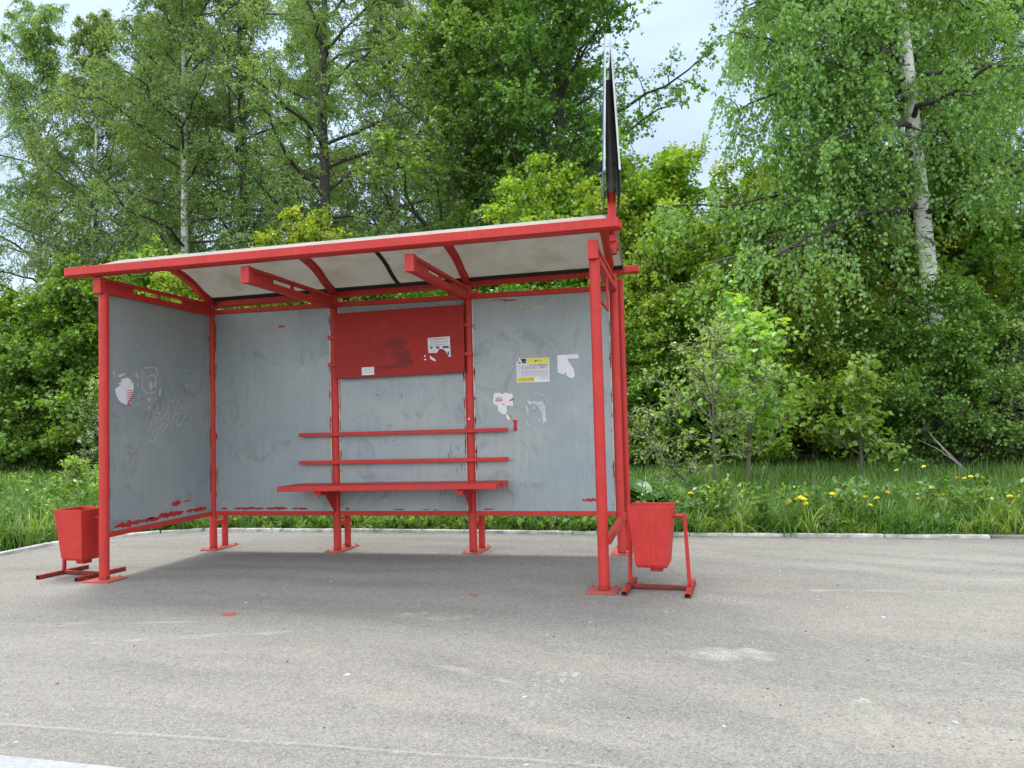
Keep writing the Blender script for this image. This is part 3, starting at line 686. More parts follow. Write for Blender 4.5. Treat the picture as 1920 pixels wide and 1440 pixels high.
# worn red paint on the paving around the feet
mb = MB(); r_ = random.Random(31)
def gblob(mb, cx_, cy_, rx, ry, z, n=26, j=.45):
    poly(mb, [(cx_+rx*math.cos(k/n*6.283)*(1-r_.random()*j), cy_+ry*math.sin(k/n*6.283)*(1-r_.random()*j)) for k in range(n)], lambda a, b: (a, b, z))
gblob(mb, 1.625, -2.30, .065, .05, .0015); gblob(mb, 3.0, -1.62, .04, .035, .0015)
for x in X: 
    for k in range(16): gblob(mb, x+r_.gauss(0, .13), r_.uniform(-.1, .34)+r_.gauss(0, .03), r_.uniform(.006, .028), r_.uniform(.006, .03), .0010+.0001*k, 10)
for k in range(20): gblob(mb, r_.uniform(3.75, 4.45), -1.33+r_.gauss(0, .14), r_.uniform(.004, .016), r_.uniform(.004, .016), .0012, 9)
for k in range(14): gblob(mb, r_.uniform(-.62, .1), -1.3+r_.gauss(0, .14), r_.uniform(.004, .014), r_.uniform(.004, .016), .0012, 9)
tag(mb.build('paint_spots', RED_FADE), 'faded red paint drips on the grey paving around the shelter feet', 'paint stain', None, 'stuff')

# ------------------------------------------------------------------ roof sign seen edge-on
sg = empty('bus_stop_sign', (3.975, -1.42, 2.25)); tag(sg, 'narrow double-sided sign on a red pipe above the right end of the shelter roof', 'sign')
sg.rotation_euler = (0, 0, math.radians(6.8))
mb = MB(); mb.tube([(0, 0, 0), (0, 0, .45)], .028, 24); part(mb, 'pole', RED, sg)
mb = MB(); mb.tube([(0, 0, .42), (0, 0, .57), (0, 0, .58), (0, 0, 1.19)], [.031, .031, .028, .028], 24); part(mb, 'pole_sleeve', GREYPIPE, sg)
mb = MB(); mb.bar((.02, 0, .06), (.02, .07, .06), .04, .05); mb.bar((0, -.03, .10), (0, -.06, .10), .05, .04); part(mb, 'pole_clamp', RED, sg)
for s_ in (-1, 1):
    mb = MB(); xb, xt = s_*.052, s_*.019; z0, z1 = .48, 1.37; hw = .30
    def q(x, y, z): return (x, y, z)
    th = .004*s_
    vs = [(xb, -hw, z0), (xb, hw, z0), (xt, hw, z1), (xt, -hw, z1), (xb+th, -hw, z0), (xb+th, hw, z0), (xt+th, hw, z1), (xt+th, -hw, z1)]
    mb.add(vs, [(0, 1, 2, 3)], 1); mb.add(vs, [(4, 5, 6, 7)], 2)
    mb.add(vs, [(0, 4, 7, 3), (1, 2, 6, 5), (2, 3, 7, 6), (0, 1, 5, 4)], 0)
    # folded rim along the near edge and a wider tray at the foot
    mb.bar((xb-s_*.004, -hw, z0), (xt-s_*.004, -hw, z1), 0.009, .014, 0, (0, 1, 0)); mb.bar((xb-s_*.004, hw, z0), (xt-s_*.004, hw, z1), .010, .012, 0, (0, 1, 0))
    # white pictogram field on the blue face
    part(mb, 'sign_panel', [ZINC, DARKIN, BLUE], sg)
    mb = MB(); mb.bar((xb, -hw+.02, z0-.05), (xb, hw-.02, z0-.09), .006, .12, 0, (0, 0, 1)); part(mb, 'panel_foot', DARKIN, sg, .002)
for z in (.62, 1.1):
    mb = MB(); mb.bar((-.05+.037*(z-.48), 0, z), (.05-.037*(z-.48), 0, z), .03, .03); part(mb, 'sign_bracket', DARKIN, sg)

# ------------------------------------------------------------------ litter bins
def litter_bin(loc, rz, zr, hx, label, rusty=False):
    root = empty('litter_bin', loc, rz); tag(root, label, 'litter bin', 'tilting red litter bins at the shelter')
    fm = RED_WORN if rusty else RED
    T_, B_ = (.146, .138), (.108, .10); zb = zr-.405
    mb = MB(); vs = []
    for (hw, hd), z in ((T_, zr), (B_, zb+.02), ((B_[0]-.012, B_[1]-.01), zb)):
        for sx, sy in ((-1,-1),(1,-1),(1,1),(-1,1)): vs.append((hx+sx*hw, sy*hd, z))
    for (hw, hd), z in (((T_[0]-.005, T_[1]-.005), zr), ((B_[0]-.005, B_[1]-.005), zb+.02)):
        for sx, sy in ((-1,-1),(1,-1),(1,1),(-1,1)): vs.append((hx+sx*hw, sy*hd, z))
    fs = []
    for r0 in (0, 4):
        for j in range(4): fs.append((r0+j, r0+(j+1) % 4, r0+4+(j+1) % 4, r0+4+j))
    for j in range(4): fs.append((12+j, 16+j, 16+(j+1) % 4, 12+(j+1) % 4)); fs.append((j, 12+j, 12+(j+1) % 4, (j+1) % 4))
    fs += [(8, 9, 10, 11), (19, 18, 17, 16)]
    mb.add(vs, fs)
    hop = mb.build('hopper', RED, root, .003)
    mb = MB(); mb.box(hx-.018, hx+.062, -.04, .04, zb-.032, zb); mb.build('catch_tab', RED, hop, .002)
    for s_ in (-1, 1):
        zp = zr-.075; xo = s_*.205; xi = hx+s_*.138
        mb = MB(); mb.tube([(xi-s_*.01, 0, zp), (xo*.91, 0, zp)], .013, 16); mb.build('pivot', RED, root)
        mb = MB(); mb.bar((s_*.196, 0, .035), (s_*.178, 0, zp+.018), .024, .024); mb.build('upright', fm, root, .003)
        mb = MB(); y0, y1 = -.235, .225; w_, h_, t_ = .038, .032, .004; xc = s_*.200
        for a0, a1, c0, c1 in ((-w_/2, w_/2, .002, .002+t_), (-w_/2, w_/2, h_-t_, h_), (-w_/2, -w_/2+t_, .002+t_, h_-t_), (w_/2-t_, w_/2, .002+t_, h_-t_)): mb.box(xc+a0, xc+a1, y0, y1, c0, c1)
        mb.box(xc-w_/2+t_, xc+w_/2-t_, y0+.03, y0+.034, .002+t_, h_-t_, 1)
        mb.build('foot_bar', [fm, BLACK], root)
    mb = MB(); mb.box(-.181, .181, -.014, .016, .004, .030); mb.build('cross_bar', RED_WORN, root, .002)
    return root
litter_bin((4.205, -1.335, 0), math.radians(-4.5), .562, -.035, 'red litter bin on a frame beside the right front post of the shelter')
litter_bin((-.357, -1.245, 0), math.radians(-7.0), .532, -.005, 'red litter bin with rusty legs behind the left front post of the shelter', True)

# ------------------------------------------------------------------ plant geometry (numpy, real leaves and branches)
def np_mesh(name, verts, quads, mats, midx=None, attrs=None, smooth=None):
    me = bpy.data.meshes.new(name); nv, nf = len(verts), len(quads); k = quads.shape[1]
    me.vertices.add(nv); me.vertices.foreach_set('co', np.asarray(verts, np.float32).ravel())
    me.loops.add(nf*k); me.loops.foreach_set('vertex_index', np.asarray(quads, np.int32).ravel())
    me.polygons.add(nf); me.polygons.foreach_set('loop_start', np.arange(0, nf*k, k, dtype=np.int32))
    me.polygons.foreach_set('loop_total', np.full(nf, k, np.int32))
    for m in mats: me.materials.append(m)
    if midx is not None: me.polygons.foreach_set('material_index', np.asarray(midx, np.int32))
    if smooth: me.polygons.foreach_set('use_smooth', np.ones(nf, bool))
    me.update(calc_edges=True)
    for a, v in (attrs or {}).items():
        at = me.attributes.new(a, 'FLOAT', 'FACE'); at.data.foreach_set('value', np.asarray(v, np.float32))
    return me
def unit(v): return v/np.maximum(1e-9, np.linalg.norm(v, axis=-1, keepdims=True))
def tubes(P, Rr, S):
    """P [N,K,3] polylines, Rr [N,K] radii -> verts, quads"""
    Nn, K, _ = P.shape
    d = np.empty_like(P); d[:, 1:-1] = P[:, 2:]-P[:, :-2]; d[:, 0] = P[:, 1]-P[:, 0]; d[:, -1] = P[:, -1]-P[:, -2]; d = unit(d)
    ref = np.where(np.abs(d[..., 2:3]) < .9, np.array([0, 0, 1.]), np.array([1., 0, 0]))
    x = unit(np.cross(d, ref)); y = np.cross(d, x)
    a = np.arange(S)*2*np.pi/S
    V = P[:, :, None]+Rr[:, :, None, None]*(np.cos(a)[None, None, :, None]*x[:, :, None]+np.sin(a)[None, None, :, None]*y[:, :, None])
    i = np.arange(Nn)[:, None, None]; k = np.arange(K-1)[None, :, None]; s = np.arange(S)[None, None, :]; s2 = (s+1) % S
    b = i*K*S
    Q = np.stack([b+k*S+s, b+k*S+s2, b+(k+1)*S+s2, b+(k+1)*S+s], -1).reshape(-1, 4)
    return V.reshape(-1, 3), Q
def leaves(p, d, n, size, width=.42, fold=.0):
    """diamond leaves: p base, d axis, n normal"""
    s = unit(np.cross(d, n)); size = size[:, None]
    V = np.stack([p, p+d*size*.45+s*size*width+n*size*fold, p+d*size, p+d*size*.45-s*size*width+n*size*fold], 1)
    M_ = len(p); Q = np.arange(M_*4).reshape(M_, 4)
    return V.reshape(-1, 3), Q
def curve(start, dirn, length, K, sag, wob, rg):
    """batch of curved polylines; sag bends them down (or up when negative)"""
    Nn = len(start); t = np.linspace(0, 1, K)[None, :, None]
    P = start[:, None]+dirn[:, None]*length[:, None, None]*t
    P[..., 2] -= (sag[:, None]*length[:, None]*(t[..., 0]**2))
    w_ = rg.normal(0, 1, (Nn, K, 3)).cumsum(1); w_ -= w_[:, :1]
    return P+w_*(wob*length[:, None, None]/K)
def at(P, t):
    """points on polylines P [N,K,3] at t [N,M]"""
    K = P.shape[1]; f = np.clip(t, 0, .9999)*(K-1); i = f.astype(int); u = (f-i)[..., None]; r = np.arange(len(P))[:, None]
    return P[r, i]*(1-u)+P[r, i+1]*u, unit(P[r, i+1]-P[r, i])
def grow(seed, H, r0, base, crown, nl, el=(15, 55), limb_sag=.1, n2=9, l2=.34, n3=6, l3=.45, sag3=.3, nleaf=12, lsize=.06, lwidth=.42,
         lean=(0, 0), bend=.02, upness=.7, bark=None, leafm=None, wide=None, azim=None, top=.97, jitter=.06, hang=0, limbm=None, tap=.8, flare=1.2, name='tree', dome=.25, l3min=.12):
    """returns (wood mesh, leaf mesh). crown(t) = limb length in metres at relative crown height t (0 bottom, 1 top)"""
    rg = np.random.default_rng(seed)
    K = 14; tz = np.linspace(0, 1, K)
    wv = rg.normal(0, 1, (K, 2)).cumsum(0)*bend*H/K; wv -= wv[:1]
    T = np.stack([lean[0]*tz+wv[:, 0], lean[1]*tz+wv[:, 1], H*tz], -1)[None]
    TR = (r0*(1-tz)**tap+.012)[None]; TR[0, 0] *= flare
    V = []; Q = []; off = 0
    def add(v, q):
        nonlocal off; V.append(v); Q.append(q+off); off += len(v)
    add(*tubes(T, TR, 14))
    th = base/H+(top-base/H)*((np.arange(nl)+rg.random(nl)*.8)/nl); tt = (th-base/H)/(top-base/H)
    p, _ = at(T, th[None]); p = p[0]
    az = np.arange(nl)*2.39996+rg.normal(0, .5, nl) if azim is None else azim(rg, nl)
    elv = np.radians(el[0]+(el[1]-el[0])*tt+rg.normal(0, 9, nl))
    L = np.array([crown(x) for x in tt])*rg.uniform(.6, 1.25, nl)
    dv = np.stack([np.cos(az)*np.cos(elv), np.sin(az)*np.cos(elv), np.sin(elv)], -1)
    P1 = curve(p, dv, L, 8, np.full(nl, limb_sag), .22, rg)
    R1 = np.maximum(.008, (r0*.42*(1-th)**.6+.01)[:, None]*np.linspace(1, .22, 8)[None])
    R1 = np.minimum(R1, .3*np.interp(th, tz, TR[0])[:, None]+.012)
    add(*tubes(P1, R1, 6))
    # secondary branches
    t2 = (np.arange(n2)[None]+rg.random((nl, n2)))/n2*.85+.13
    p2, d1 = at(P1, t2); p2 = p2.reshape(-1, 3); d1 = d1.reshape(-1, 3); m2 = len(p2)
    side = rg.normal(0, 1, (m2, 3)); side[:, 2] = side[:, 2]*.45+dome; side = unit(side)
    d2 = unit(d1*.65+side*.95); L2 = (L[:, None]*l2*(1.15-.75*t2)*rg.uniform(.6, 1.3, (nl, n2))).reshape(-1)+.12
    P2 = curve(p2, d2, L2, 5, np.full(m2, .12+.3*hang), .25, rg)
    add(*tubes(P2, np.maximum(.004, .011*np.linspace(1, .35, 5))[None]*np.ones((m2, 1))*(1+r0*2), 4))
    # twigs
    t3 = (np.arange(n3)[None]+rg.random((m2, n3)))/n3*.9+.1
    p3, dd = at(P2, t3); p3 = p3.reshape(-1, 3); dd = dd.reshape(-1, 3); m3 = len(p3)
    s3 = rg.normal(0, 1, (m3, 3)); s3[:, 2] *= .5; s3 = unit(s3)
    d3 = unit(dd*.5+s3*.9); 
    if hang: d3[:, 2] -= hang*rg.uniform(.3, 1.2, m3); d3 = unit(d3)
    L3 = (np.repeat(L2, n3)*l3*rg.uniform(.5, 1.3, m3))+l3min
    P3 = curve(p3, d3, L3, 4, np.full(m3, sag3), .2, rg)
    add(*tubes(P3, np.array([.0045, .0035, .0028, .002])[None]*np.ones((m3, 1)), 3))
    Qc = np.concatenate(Q); mi = np.ones(len(Qc), int); mi[:len(Q[0])] = 0
    wood = np_mesh(name+'_wood', np.concatenate(V), Qc, [bark or BARK, limbm or BARK], mi, smooth=True)
    t4 = rg.random((m3, nleaf))*.92+.08
    p4, d4 = at(P3, t4); p4 = p4.reshape(-1, 3)+rg.normal(0, jitter, (m3*nleaf, 3))*.5; d4 = d4.reshape(-1, 3)
    ld = unit(d4*.4+rg.normal(0, .7, p4.shape)-np.array([0, 0, .25+.5*hang])); nn = rg.normal(0, 1-upness*.6, p4.shape); nn[:, 2] += upness*1.6
    nn = unit(nn-ld*(nn*ld).sum(1, keepdims=True))
    sz = lsize*rg.uniform(.6, 1.25, len(p4))
    v, q = leaves(p4, ld, nn, sz, lwidth, .12)
    tw = np.repeat(rg.random(m3), nleaf)*.5+np.repeat(np.repeat(rg.random(m2), n3), nleaf)*.5
    tw = tw*.75+.25*np.clip((p4[:, 2]-base)/(H-base+.01), 0, 1)
    lm = np_mesh(name+'_leaves', v, q, [leafm], attrs={'rnd': rg.random(len(p4)), 'twig': tw})
    return wood, lm, len(p4)
LEAFCOUNT = 0
def place(mesh_pair, root_name, label, cat, loc, rz=0., sc=1., group=None, wood='trunk', crown='crown', tilt=None):
    root = empty(root_name, loc, rz); root.scale = (sc, sc, sc)
    if tilt: root.rotation_euler = (tilt[0], tilt[1], rz)
    tag(root, label, cat, group)
    for me, nm in ((mesh_pair[0], wood), (mesh_pair[1], crown)):
        o = bpy.data.objects.new(nm, me); COL.objects.link(o); o.parent = root
    return root
def gcr(mx_, a=.8, b=.18):
    return lambda t: mx_*(b+(1-b)*max(0, math.sin(math.pi*min(1, t*.82+.16)**a))**.7)

# kinds of tree, each grown once or twice
BI_A = grow(1, 22, .17, 3.6, gcr(4.4), 64, (15, 58), .12, 11, .36, 8, .55, .55, 20, .078, .42, bark=BIRCHB, leafm=L_BIRCH, hang=.55, name='birch_a', upness=.35, jitter=.07)
BI_B = grow(2, 20, .14, 3.0, gcr(3.8), 58, (15, 60), .10, 11, .36, 8, .55, .6, 19, .078, .42, bark=BIRCHB, leafm=L_BIRCH, hang=.6, name='birch_b', upness=.35, bend=.05, jitter=.07)
AS_A = grow(3, 21, .23, 3.6, gcr(3.7), 54, (15, 58), .06, 10, .36, 7, .5, .25, 18, .074, .45, bark=BARK, leafm=L_BIRCH, hang=.2, name='aspen', upness=.4, bend=.04, lean=(.2, 0), jitter=.07)
LI_A = grow(4, 13.4, .19, 1.6, gcr(3.7, .7, .25), 66, (8, 65), .05, 11, .36, 7, .5, .15, 13, .105, .46, bark=BARK, leafm=L_LIME, name='lime_a', upness=.7, top=.98, jitter=.07)
LI_B = grow(5, 16.5, .20, 2.0, gcr(3.5, .75, .25), 70, (12, 66), .05, 11, .36, 7, .5, .15, 13, .105, .46, bark=BARK, leafm=L_LIME, name='lime_b', upness=.7, top=.98, jitter=.07)
MA_A = grow(6, 6.0, .07, .3, lambda t: 3.5-2.0*t, 46, (38, 74), .07, 13, .24, 7, .5, .12, 13, .092, .42, bark=BARK, leafm=L_MAPLE, name='maple_a', upness=.6, top=.97, dome=.35, bend=.05, jitter=.09)
MA_B = grow(7, 5.2, .06, .15, lambda t: 3.3-1.7*t, 48, (30, 72), .08, 13, .25, 7, .5, .12, 13, .092, .42, bark=BARK, leafm=L_MAPLE, name='maple_b', upness=.6, top=.97, dome=.35, bend=.06, jitter=.09)
SH_A = grow(8, 3.9, .04, .1, lambda t: 2.6-1.3*t, 42, (22, 72), .08, 11, .27, 6, .5, .12, 13, .095, .46, bark=BARK, leafm=L_SHRUB, name='hazel_a', upness=.7, top=.97, dome=.4, bend=.06, jitter=.08)
SH_B = grow(9, 3.3, .04, .1, lambda t: 2.4-1.1*t, 42, (18, 70), .09, 11, .27, 6, .5, .12, 13, .088, .44, bark=BARK, leafm=L_SHRUB, name='hazel_b', upness=.7, top=.97, dome=.35, bend=.06, jitter=.08)
UN_A = grow(10, 3.5, .04, .1, lambda t: 2.5-1.1*t, 44, (15, 70), .09, 11, .27, 6, .5, .12, 13, .085, .42, bark=BARK, leafm=L_DARK, name='under_a', upness=.65, top=.97, dome=.35, bend=.06, jitter=.08)

# --- left: birches and dark-trunked trees, 24 to 31 m away
BG = 'birches at the back left of the shelter'
place(BI_A, 'birch_tree', 'tall weeping birch at the far left edge of the picture', 'tree', (-21.5, 20.5, 0), .3, .86, BG)
place(BI_B, 'birch_tree', 'birch with a pale trunk between the far left edge and the widest birch crown', 'tree', (-17.4, 18.5, 0), 1.9, .86, BG)
place(BI_A, 'birch_tree', 'birch with the widest drooping crown, white trunk above the left part of the roof', 'tree', (-12.9, 18.0, 0), 2.6, 1.0, BG)
place(AS_A, 'aspen_tree', 'tree with a dark leaning trunk right of the widest birch', 'tree', (-10.6, 18.3, 0), 2.2, .95, None, tilt=(0, .10))
place(AS_A, 'aspen_tree', 'tall tree with a straight thick dark trunk rising above the shelter roof', 'tree', (-6.9, 17.0, 0), .4, 1.02)
place(BI_B, 'birch_tree', 'thin birch with sky showing through, right of the straight dark trunk', 'tree', (-6.0, 21.5, 0), 4.0, 1.0, BG)
place(BI_B, 'birch_tree', 'distant birch seen between the dark straight trunk and the widest birch', 'tree', (-11.3, 25.0, 0), 5.2, 1.0, BG)
place(BI_B, 'birch_tree', 'distant birch seen behind the pale-trunked birch at the left', 'tree', (-20.0, 26.0, 0), 3.2, 1.0, BG)
place(BI_A, 'birch_tree', 'birch filling the gap left of the widest birch crown, farther back', 'tree', (-17.0, 24.0, 0), 1.2, 1.0, BG)
place(BI_A, 'birch_tree', 'tall birch farther back between the straight dark trunk and the limes', 'tree', (-5.2, 25.0, 0), 5.0, 1.0, BG)
# --- centre: two dark green limes
LG = 'dark green lime trees behind the shelter'
place(LI_A, 'lime_tree', 'dense dark green lime tree above the middle of the roof', 'tree', (-1.7, 14.8, 0), .5, .98, LG)
place(LI_B, 'lime_tree', 'taller lime tree directly left of the roof sign', 'tree', (1.3, 14.2, 0), 2.0, .98, LG)
place(LI_B, 'lime_tree', 'lime tree whose top rises between and behind the other two limes', 'tree', (-.6, 18.0, 0), 4.2, 1.04, LG)
# --- bright maples, a belt behind the grass
MG = 'bright green young maples behind the grass'
for (mp_, x, y, s_, rz, lb) in (
    (MA_A, 4.1, 11.4, 1.02, .2, 'bright yellow-green maple with a pointed top right of the roof sign'),
    (MA_B, 2.9, 11.0, .98, 1.4, 'bright maple rising directly behind the right end of the roof'),
    (MA_B, 1.2, 12.0, 1.12, 2.7, 'bright maple tips showing over the right half of the roof'),
    (MA_B, 5.9, 11.0, .98, 4.0, 'bright maple beneath the patch of open sky'),
    (MA_A, 7.2, 11.6, 1.02, 5.0, 'bright maple directly left of the white birch trunk, in the taller back row'),
    (MA_B, 10.6, 12.6, 1.0, 1.7, 'bright maple directly right of the white birch trunk behind the dark shrubs'),
    (MA_A, 8.3, 12.4, .93, 2.7, 'bright maple seen either side of the white birch trunk'),
    (MA_B, 3.5, 9.9, .70, 5.7, 'lower bright maple beside the right back posts of the shelter'),
    (MA_B, 5.2, 9.8, .68, 2.9, 'lower bright maple directly behind the larger sapling'),
    (MA_B, 7.5, 10.8, .80, 2.0, 'maple standing just left of the large white birch trunk'),
    (MA_B, 6.9, 9.9, .70, .7, 'lower bright maple in front of the taller row, left of the white birch trunk'),
    (MA_B, -4.6, 11.2, .98, 2.2, 'bright maple whose tips show above the roof in front of the dark trunk'),
    (MA_B, -8.2, 11.2, .84, 3.3, 'bright maple whose tips show above the left part of the roof')):
    place(mp_, 'maple_tree', lb, 'tree', (x, y, 0), rz, s_, MG)
# --- shrubs at the wood's edge
SG = 'leafy shrubs along the edge of the wood'
for (mp_, x, y, s_, rz, lb) in (
    (SH_A, -14.2, 12.0, 1.05, .1, 'hazel bush at the far left edge behind the grass'),
    (SH_A, -11.6, 11.2, 1.1, 1.7, 'large-leaved hazel bush rising directly left of the shelter'),
    (SH_B, -10.0, 11.6, 1.3, 2.7, 'hazel bush hidden mostly behind the left front post'),
    (SH_B, -12.6, 10.2, .72, 4.1, 'low hazel bush in front of the taller left bushes'),
    (SH_A, -6.6, 12.0, 1.0, .9, 'hazel bush behind the left back panel of the shelter'),
    (SH_B, -3.4, 11.5, 1.15, 5.1, 'hazel bush behind the middle back panel of the shelter'),
    (SH_A, -.9, 11.7, 1.0, 3.9, 'hazel bush behind the red notice board'),
    (SH_B, 1.2, 10.4, 1.0, 2.9, 'hazel bush behind the right back panel of the shelter'),
    (SH_A, 3.6, 9.4, .62, 1.2, 'hazel bush just right of the shelter behind the willow sapling')):
    place(mp_, 'hazel_bush', lb, 'shrub', (x, y, 0), rz, s_, SG, wood='stems', crown='foliage')
UG = 'dark shrubs in the shade at the right'
for (x, y, s_, rz, lb) in (
    (7.9, 9.6, .66, .3, 'dark shrub between the small sapling and the white birch trunk'),
    (9.1, 8.5, .74, 1.5, 'dark shrub right in front of the foot of the white birch trunk'),
    (10.9, 9.4, .85, 2.7, 'dark shrub at the right edge of the picture'),
    (12.8, 13.0, 1.3, 4.7, 'taller dark shrub behind at the right edge of the picture'),
    (6.4, 13.2, 1.2, 3.7, 'dark shrub deep in the shade behind the bright maples')):
    place(UN_A, 'dark_shrub', lb, 'shrub', (x, y, 0), rz, s_, UG, wood='stems', crown='foliage')
# --- the big white birch at the right
def rb_az(rg, n): return np.where(rg.random(n) < .52, rg.uniform(2.3, 4.0, n), rg.uniform(-1.5, 3.8, n))
RB = grow(20, 16.5, .165, 4.8, lambda t: 2.9+4.2/(1+math.exp(-(t-.44)*26))*(1-.6*t)+1.3*math.exp(-(t/.12)**2), 76, (0, 45), .14, 13, .28, 10, .5, .75, 19, .078, .42, bark=BIRCHB, limbm=BARK, leafm=L_BIRCHN,
          hang=.75, tap=.45, flare=1.05, name='big_birch', upness=.3, lean=(-.75, 0), bend=.012, azim=rb_az, l3min=.22)
place(RB, 'birch_tree', 'large white-barked birch with hanging branches standing at the right', 'tree', (9.2, 9.7, 0), 0, 1.)
place(BI_A, 'birch_tree', 'birch filling the top right corner behind the large white birch', 'tree', (14.5, 15.0, 0), 4.4, .9, 'birches behind the large white birch')
place(BI_B, 'birch_tree', 'slim birch behind, just right of the large white birch trunk', 'tree', (11.2, 16.0, 0), 1.1, .85, 'birches behind the large white birch')
place(SH_A, 'hazel_bush', 'tall bush at the right edge, between the dark shrubs and the birches', 'shrub', (10.2, 13.0, 0), 1.1, 1.35, SG, wood='stems', crown='foliage')

# --- far-off wood: one mass behind everything
def thicket(seed, n, x0, x1, y0, y1, zf, leaf, mtl, name, nsz=.16):
    rg = np.random.default_rng(seed)
    c = np.stack([rg.uniform(x0, x1, n), rg.uniform(y0, y1, n), np.zeros(n)], -1)
    h = zf(c[:, 0], c[:, 1])*rg.uniform(.55, 1.05, n); P = []; TW = []
    k = leaf
    z = rg.random((n, k))**.8*h[:, None]; a = rg.uniform(0, 6.283, (n, k)); r = rg.random((n, k))**.6*np.sqrt(np.clip(1-(z/h[:, None])**2, 0.02, 1))*(.35+.22*h[:, None])
    # clumps: leaves gather round sub-centres
    p = np.stack([c[:, :1]+r*np.cos(a), c[:, 1:2]+r*np.sin(a), z], -1).reshape(-1, 3)
    p = np.repeat(p, 9, 0)+rg.normal(0, .14, (len(p)*9, 3)); p[:, 2] = np.abs(p[:, 2])
    ld = unit(rg.normal(0, 1, p.shape)-np.array([0, 0, .3])); nn = rg.normal(0, .5, p.shape); nn[:, 2] += 1; nn = unit(nn-ld*(nn*ld).sum(1, keepdims=True))
    v, q = leaves(p, ld, nn, nsz*rg.uniform(.6, 1.2, len(p)), .44, .1)
    me = np_mesh(name, v, q, [mtl], attrs={'rnd': rg.random(len(p)), 'twig': np.repeat(rg.random(len(p)//9), 9)})
    return me
me = thicket(40, 210, -34, 26, 14.5, 31, lambda x, y: 3.2+.09*(y-14), 95, L_DARK, 'undergrowth', .18)
o = bpy.data.objects.new('undergrowth', me); COL.objects.link(o); tag(o, 'mass of dark undergrowth between the trunks of the wood', 'undergrowth', None, 'stuff')
me = thicket(41, 150, -44, 34, 33, 46, lambda x, y: 6.0+0*x, 90, L_DARK, 'far_wood', .26)
o = bpy.data.objects.new('distant_wood', me); COL.objects.link(o); tag(o, 'far-off wood seen as one green mass behind the trunks', 'wood', None, 'stuff')

# --- grass verge
def blades(seed, pos, hgt, wid, lean_, seg=3, drop=.35):
    rg = np.random.default_rng(seed); n = len(pos)
    a = rg.uniform(0, 6.283, n); dirn = np.stack([np.cos(a), np.sin(a), np.zeros(n)], -1); sd_ = np.stack([-np.sin(a), np.cos(a), np.zeros(n)], -1)
    ln = lean_*rg.uniform(.2, 1.6, n); V = []
    for k in range(seg+1):
        t = k/seg; ctr = pos+dirn*(hgt*ln*t**1.8)[:, None]; ctr = ctr.copy(); ctr[:, 2] += hgt*(t-drop*ln*t**2.6)
        wv = wid*(1-t**1.5)*.5+.0004
        V.append(ctr-sd_*wv[:, None]); V.append(ctr+sd_*wv[:, None])
    V = np.stack(V, 1).reshape(-1, 3); b = np.arange(n)[:, None]*(2*(seg+1)); k = np.arange(seg)[None]
    Q = np.stack([b+2*k, b+2*k+1, b+2*k+3, b+2*k+2], -1).reshape(-1, 4)
    return V, Q, np.repeat(rg.random(n), seg)
def outside_pave(x, y, m_=0.):
    lim = np.interp(x, [p[0] for p in KP[1:]], [p[1] for p in KP[1:]])+.085+m_
    return ((x > -1.9) & (y > lim)) | ((x <= -2.0-m_))
rg = np.random.default_rng(50)
def scatter(n, x0, x1, y0, y1, pw=1.0):
    x = rg.uniform(x0, x1, n); y = y0+(y1-y0)*rg.random(n)**pw; k = outside_pave(x, y); return x[k], y[k]
def field(x, y, s, ph):
    return .5+.25*np.sin(x*s+ph)*np.cos(y*s*1.3-ph)+.25*np.sin(x*s*2.3+y*s*1.7+ph*2)
xa, ya = scatter(105000, -2, 13, 1.05, 12, 1.6); xb_, yb_ = scatter(75000, -16, -1, -3, 13, 1.2)
x = np.concatenate([xa, xb_]); y = np.concatenate([ya, yb_])
f = field(x, y, 1.9, .4)*.6+field(x, y, 5.1, 2.)*.4
h = (.13+.36*f)*rg.uniform(.6, 1.25, len(x)); near = np.clip((y-np.interp(x, [p[0] for p in KP[1:]], [p[1] for p in KP[1:]])-.08)/.35, .35, 1)
h = h*np.where(x > -1.9, near, 1)
h = np.where((x < 3.9), h*.92, h)
pos = np.stack([x, y, np.full(len(x), -.02)], -1)
v, q, r = blades(51, pos, h, .0065+.006*rg.random(len(x))+.0006*np.clip(y, 0, 12), .55, 3)
tw = np.repeat(np.clip(field(x, y, 2.7, 1.3)*.7+rg.random(len(x))*.4, 0, 1), 3)
me = np_mesh('grass', v, q, [L_GRASS], attrs={'rnd': r, 'twig': tw}); o = bpy.data.objects.new('grass', me); COL.objects.link(o)
tag(o, 'long uneven spring grass covering the verge behind the kerb', 'grass', None, 'stuff')
# tussocks of long arching blades
ncl = 900; cx1, cy1 = scatter(ncl, -2, 12, 1.15, 7, 1.7); cx2, cy2 = scatter(700, -11, -1, -3, 9, 1.1); cx3, cy3 = scatter(260, -1.5, 12, 1.15, 1.7, 1)
cx_ = np.concatenate([cx1, cx2, cx3]); cy_ = np.concatenate([cy1, cy2, cy3]); nb = 34; rr = rg.random(len(cx_))
xx = np.repeat(cx_, nb)+rg.normal(0, .045, len(cx_)*nb); yy = np.repeat(cy_, nb)+rg.normal(0, .045, len(cx_)*nb); hh = np.repeat(.22+.33*rr, nb)*rg.uniform(.5, 1.15, len(xx))
hh = hh*np.where(np.repeat(np.arange(len(cx_)) >= len(cx1)+len(cx2), nb), .55, 1)*np.where((xx > -1.5) & (xx < 3.9) & (yy < 2), .7, 1)
v, q, r = blades(52, np.stack([xx, yy, np.full(len(xx), -.02)], -1), hh, .007+.006*rg.random(len(xx)), 1.0, 5, .55)
me = np_mesh('tall_grass', v, q, [L_GRASS], attrs={'rnd': np.repeat(rg.random(len(xx)), 5), 'twig': np.repeat(np.repeat(rg.random(len(cx_)), nb), 5)}); o = bpy.data.objects.new('tall_grass', me); COL.objects.link(o)
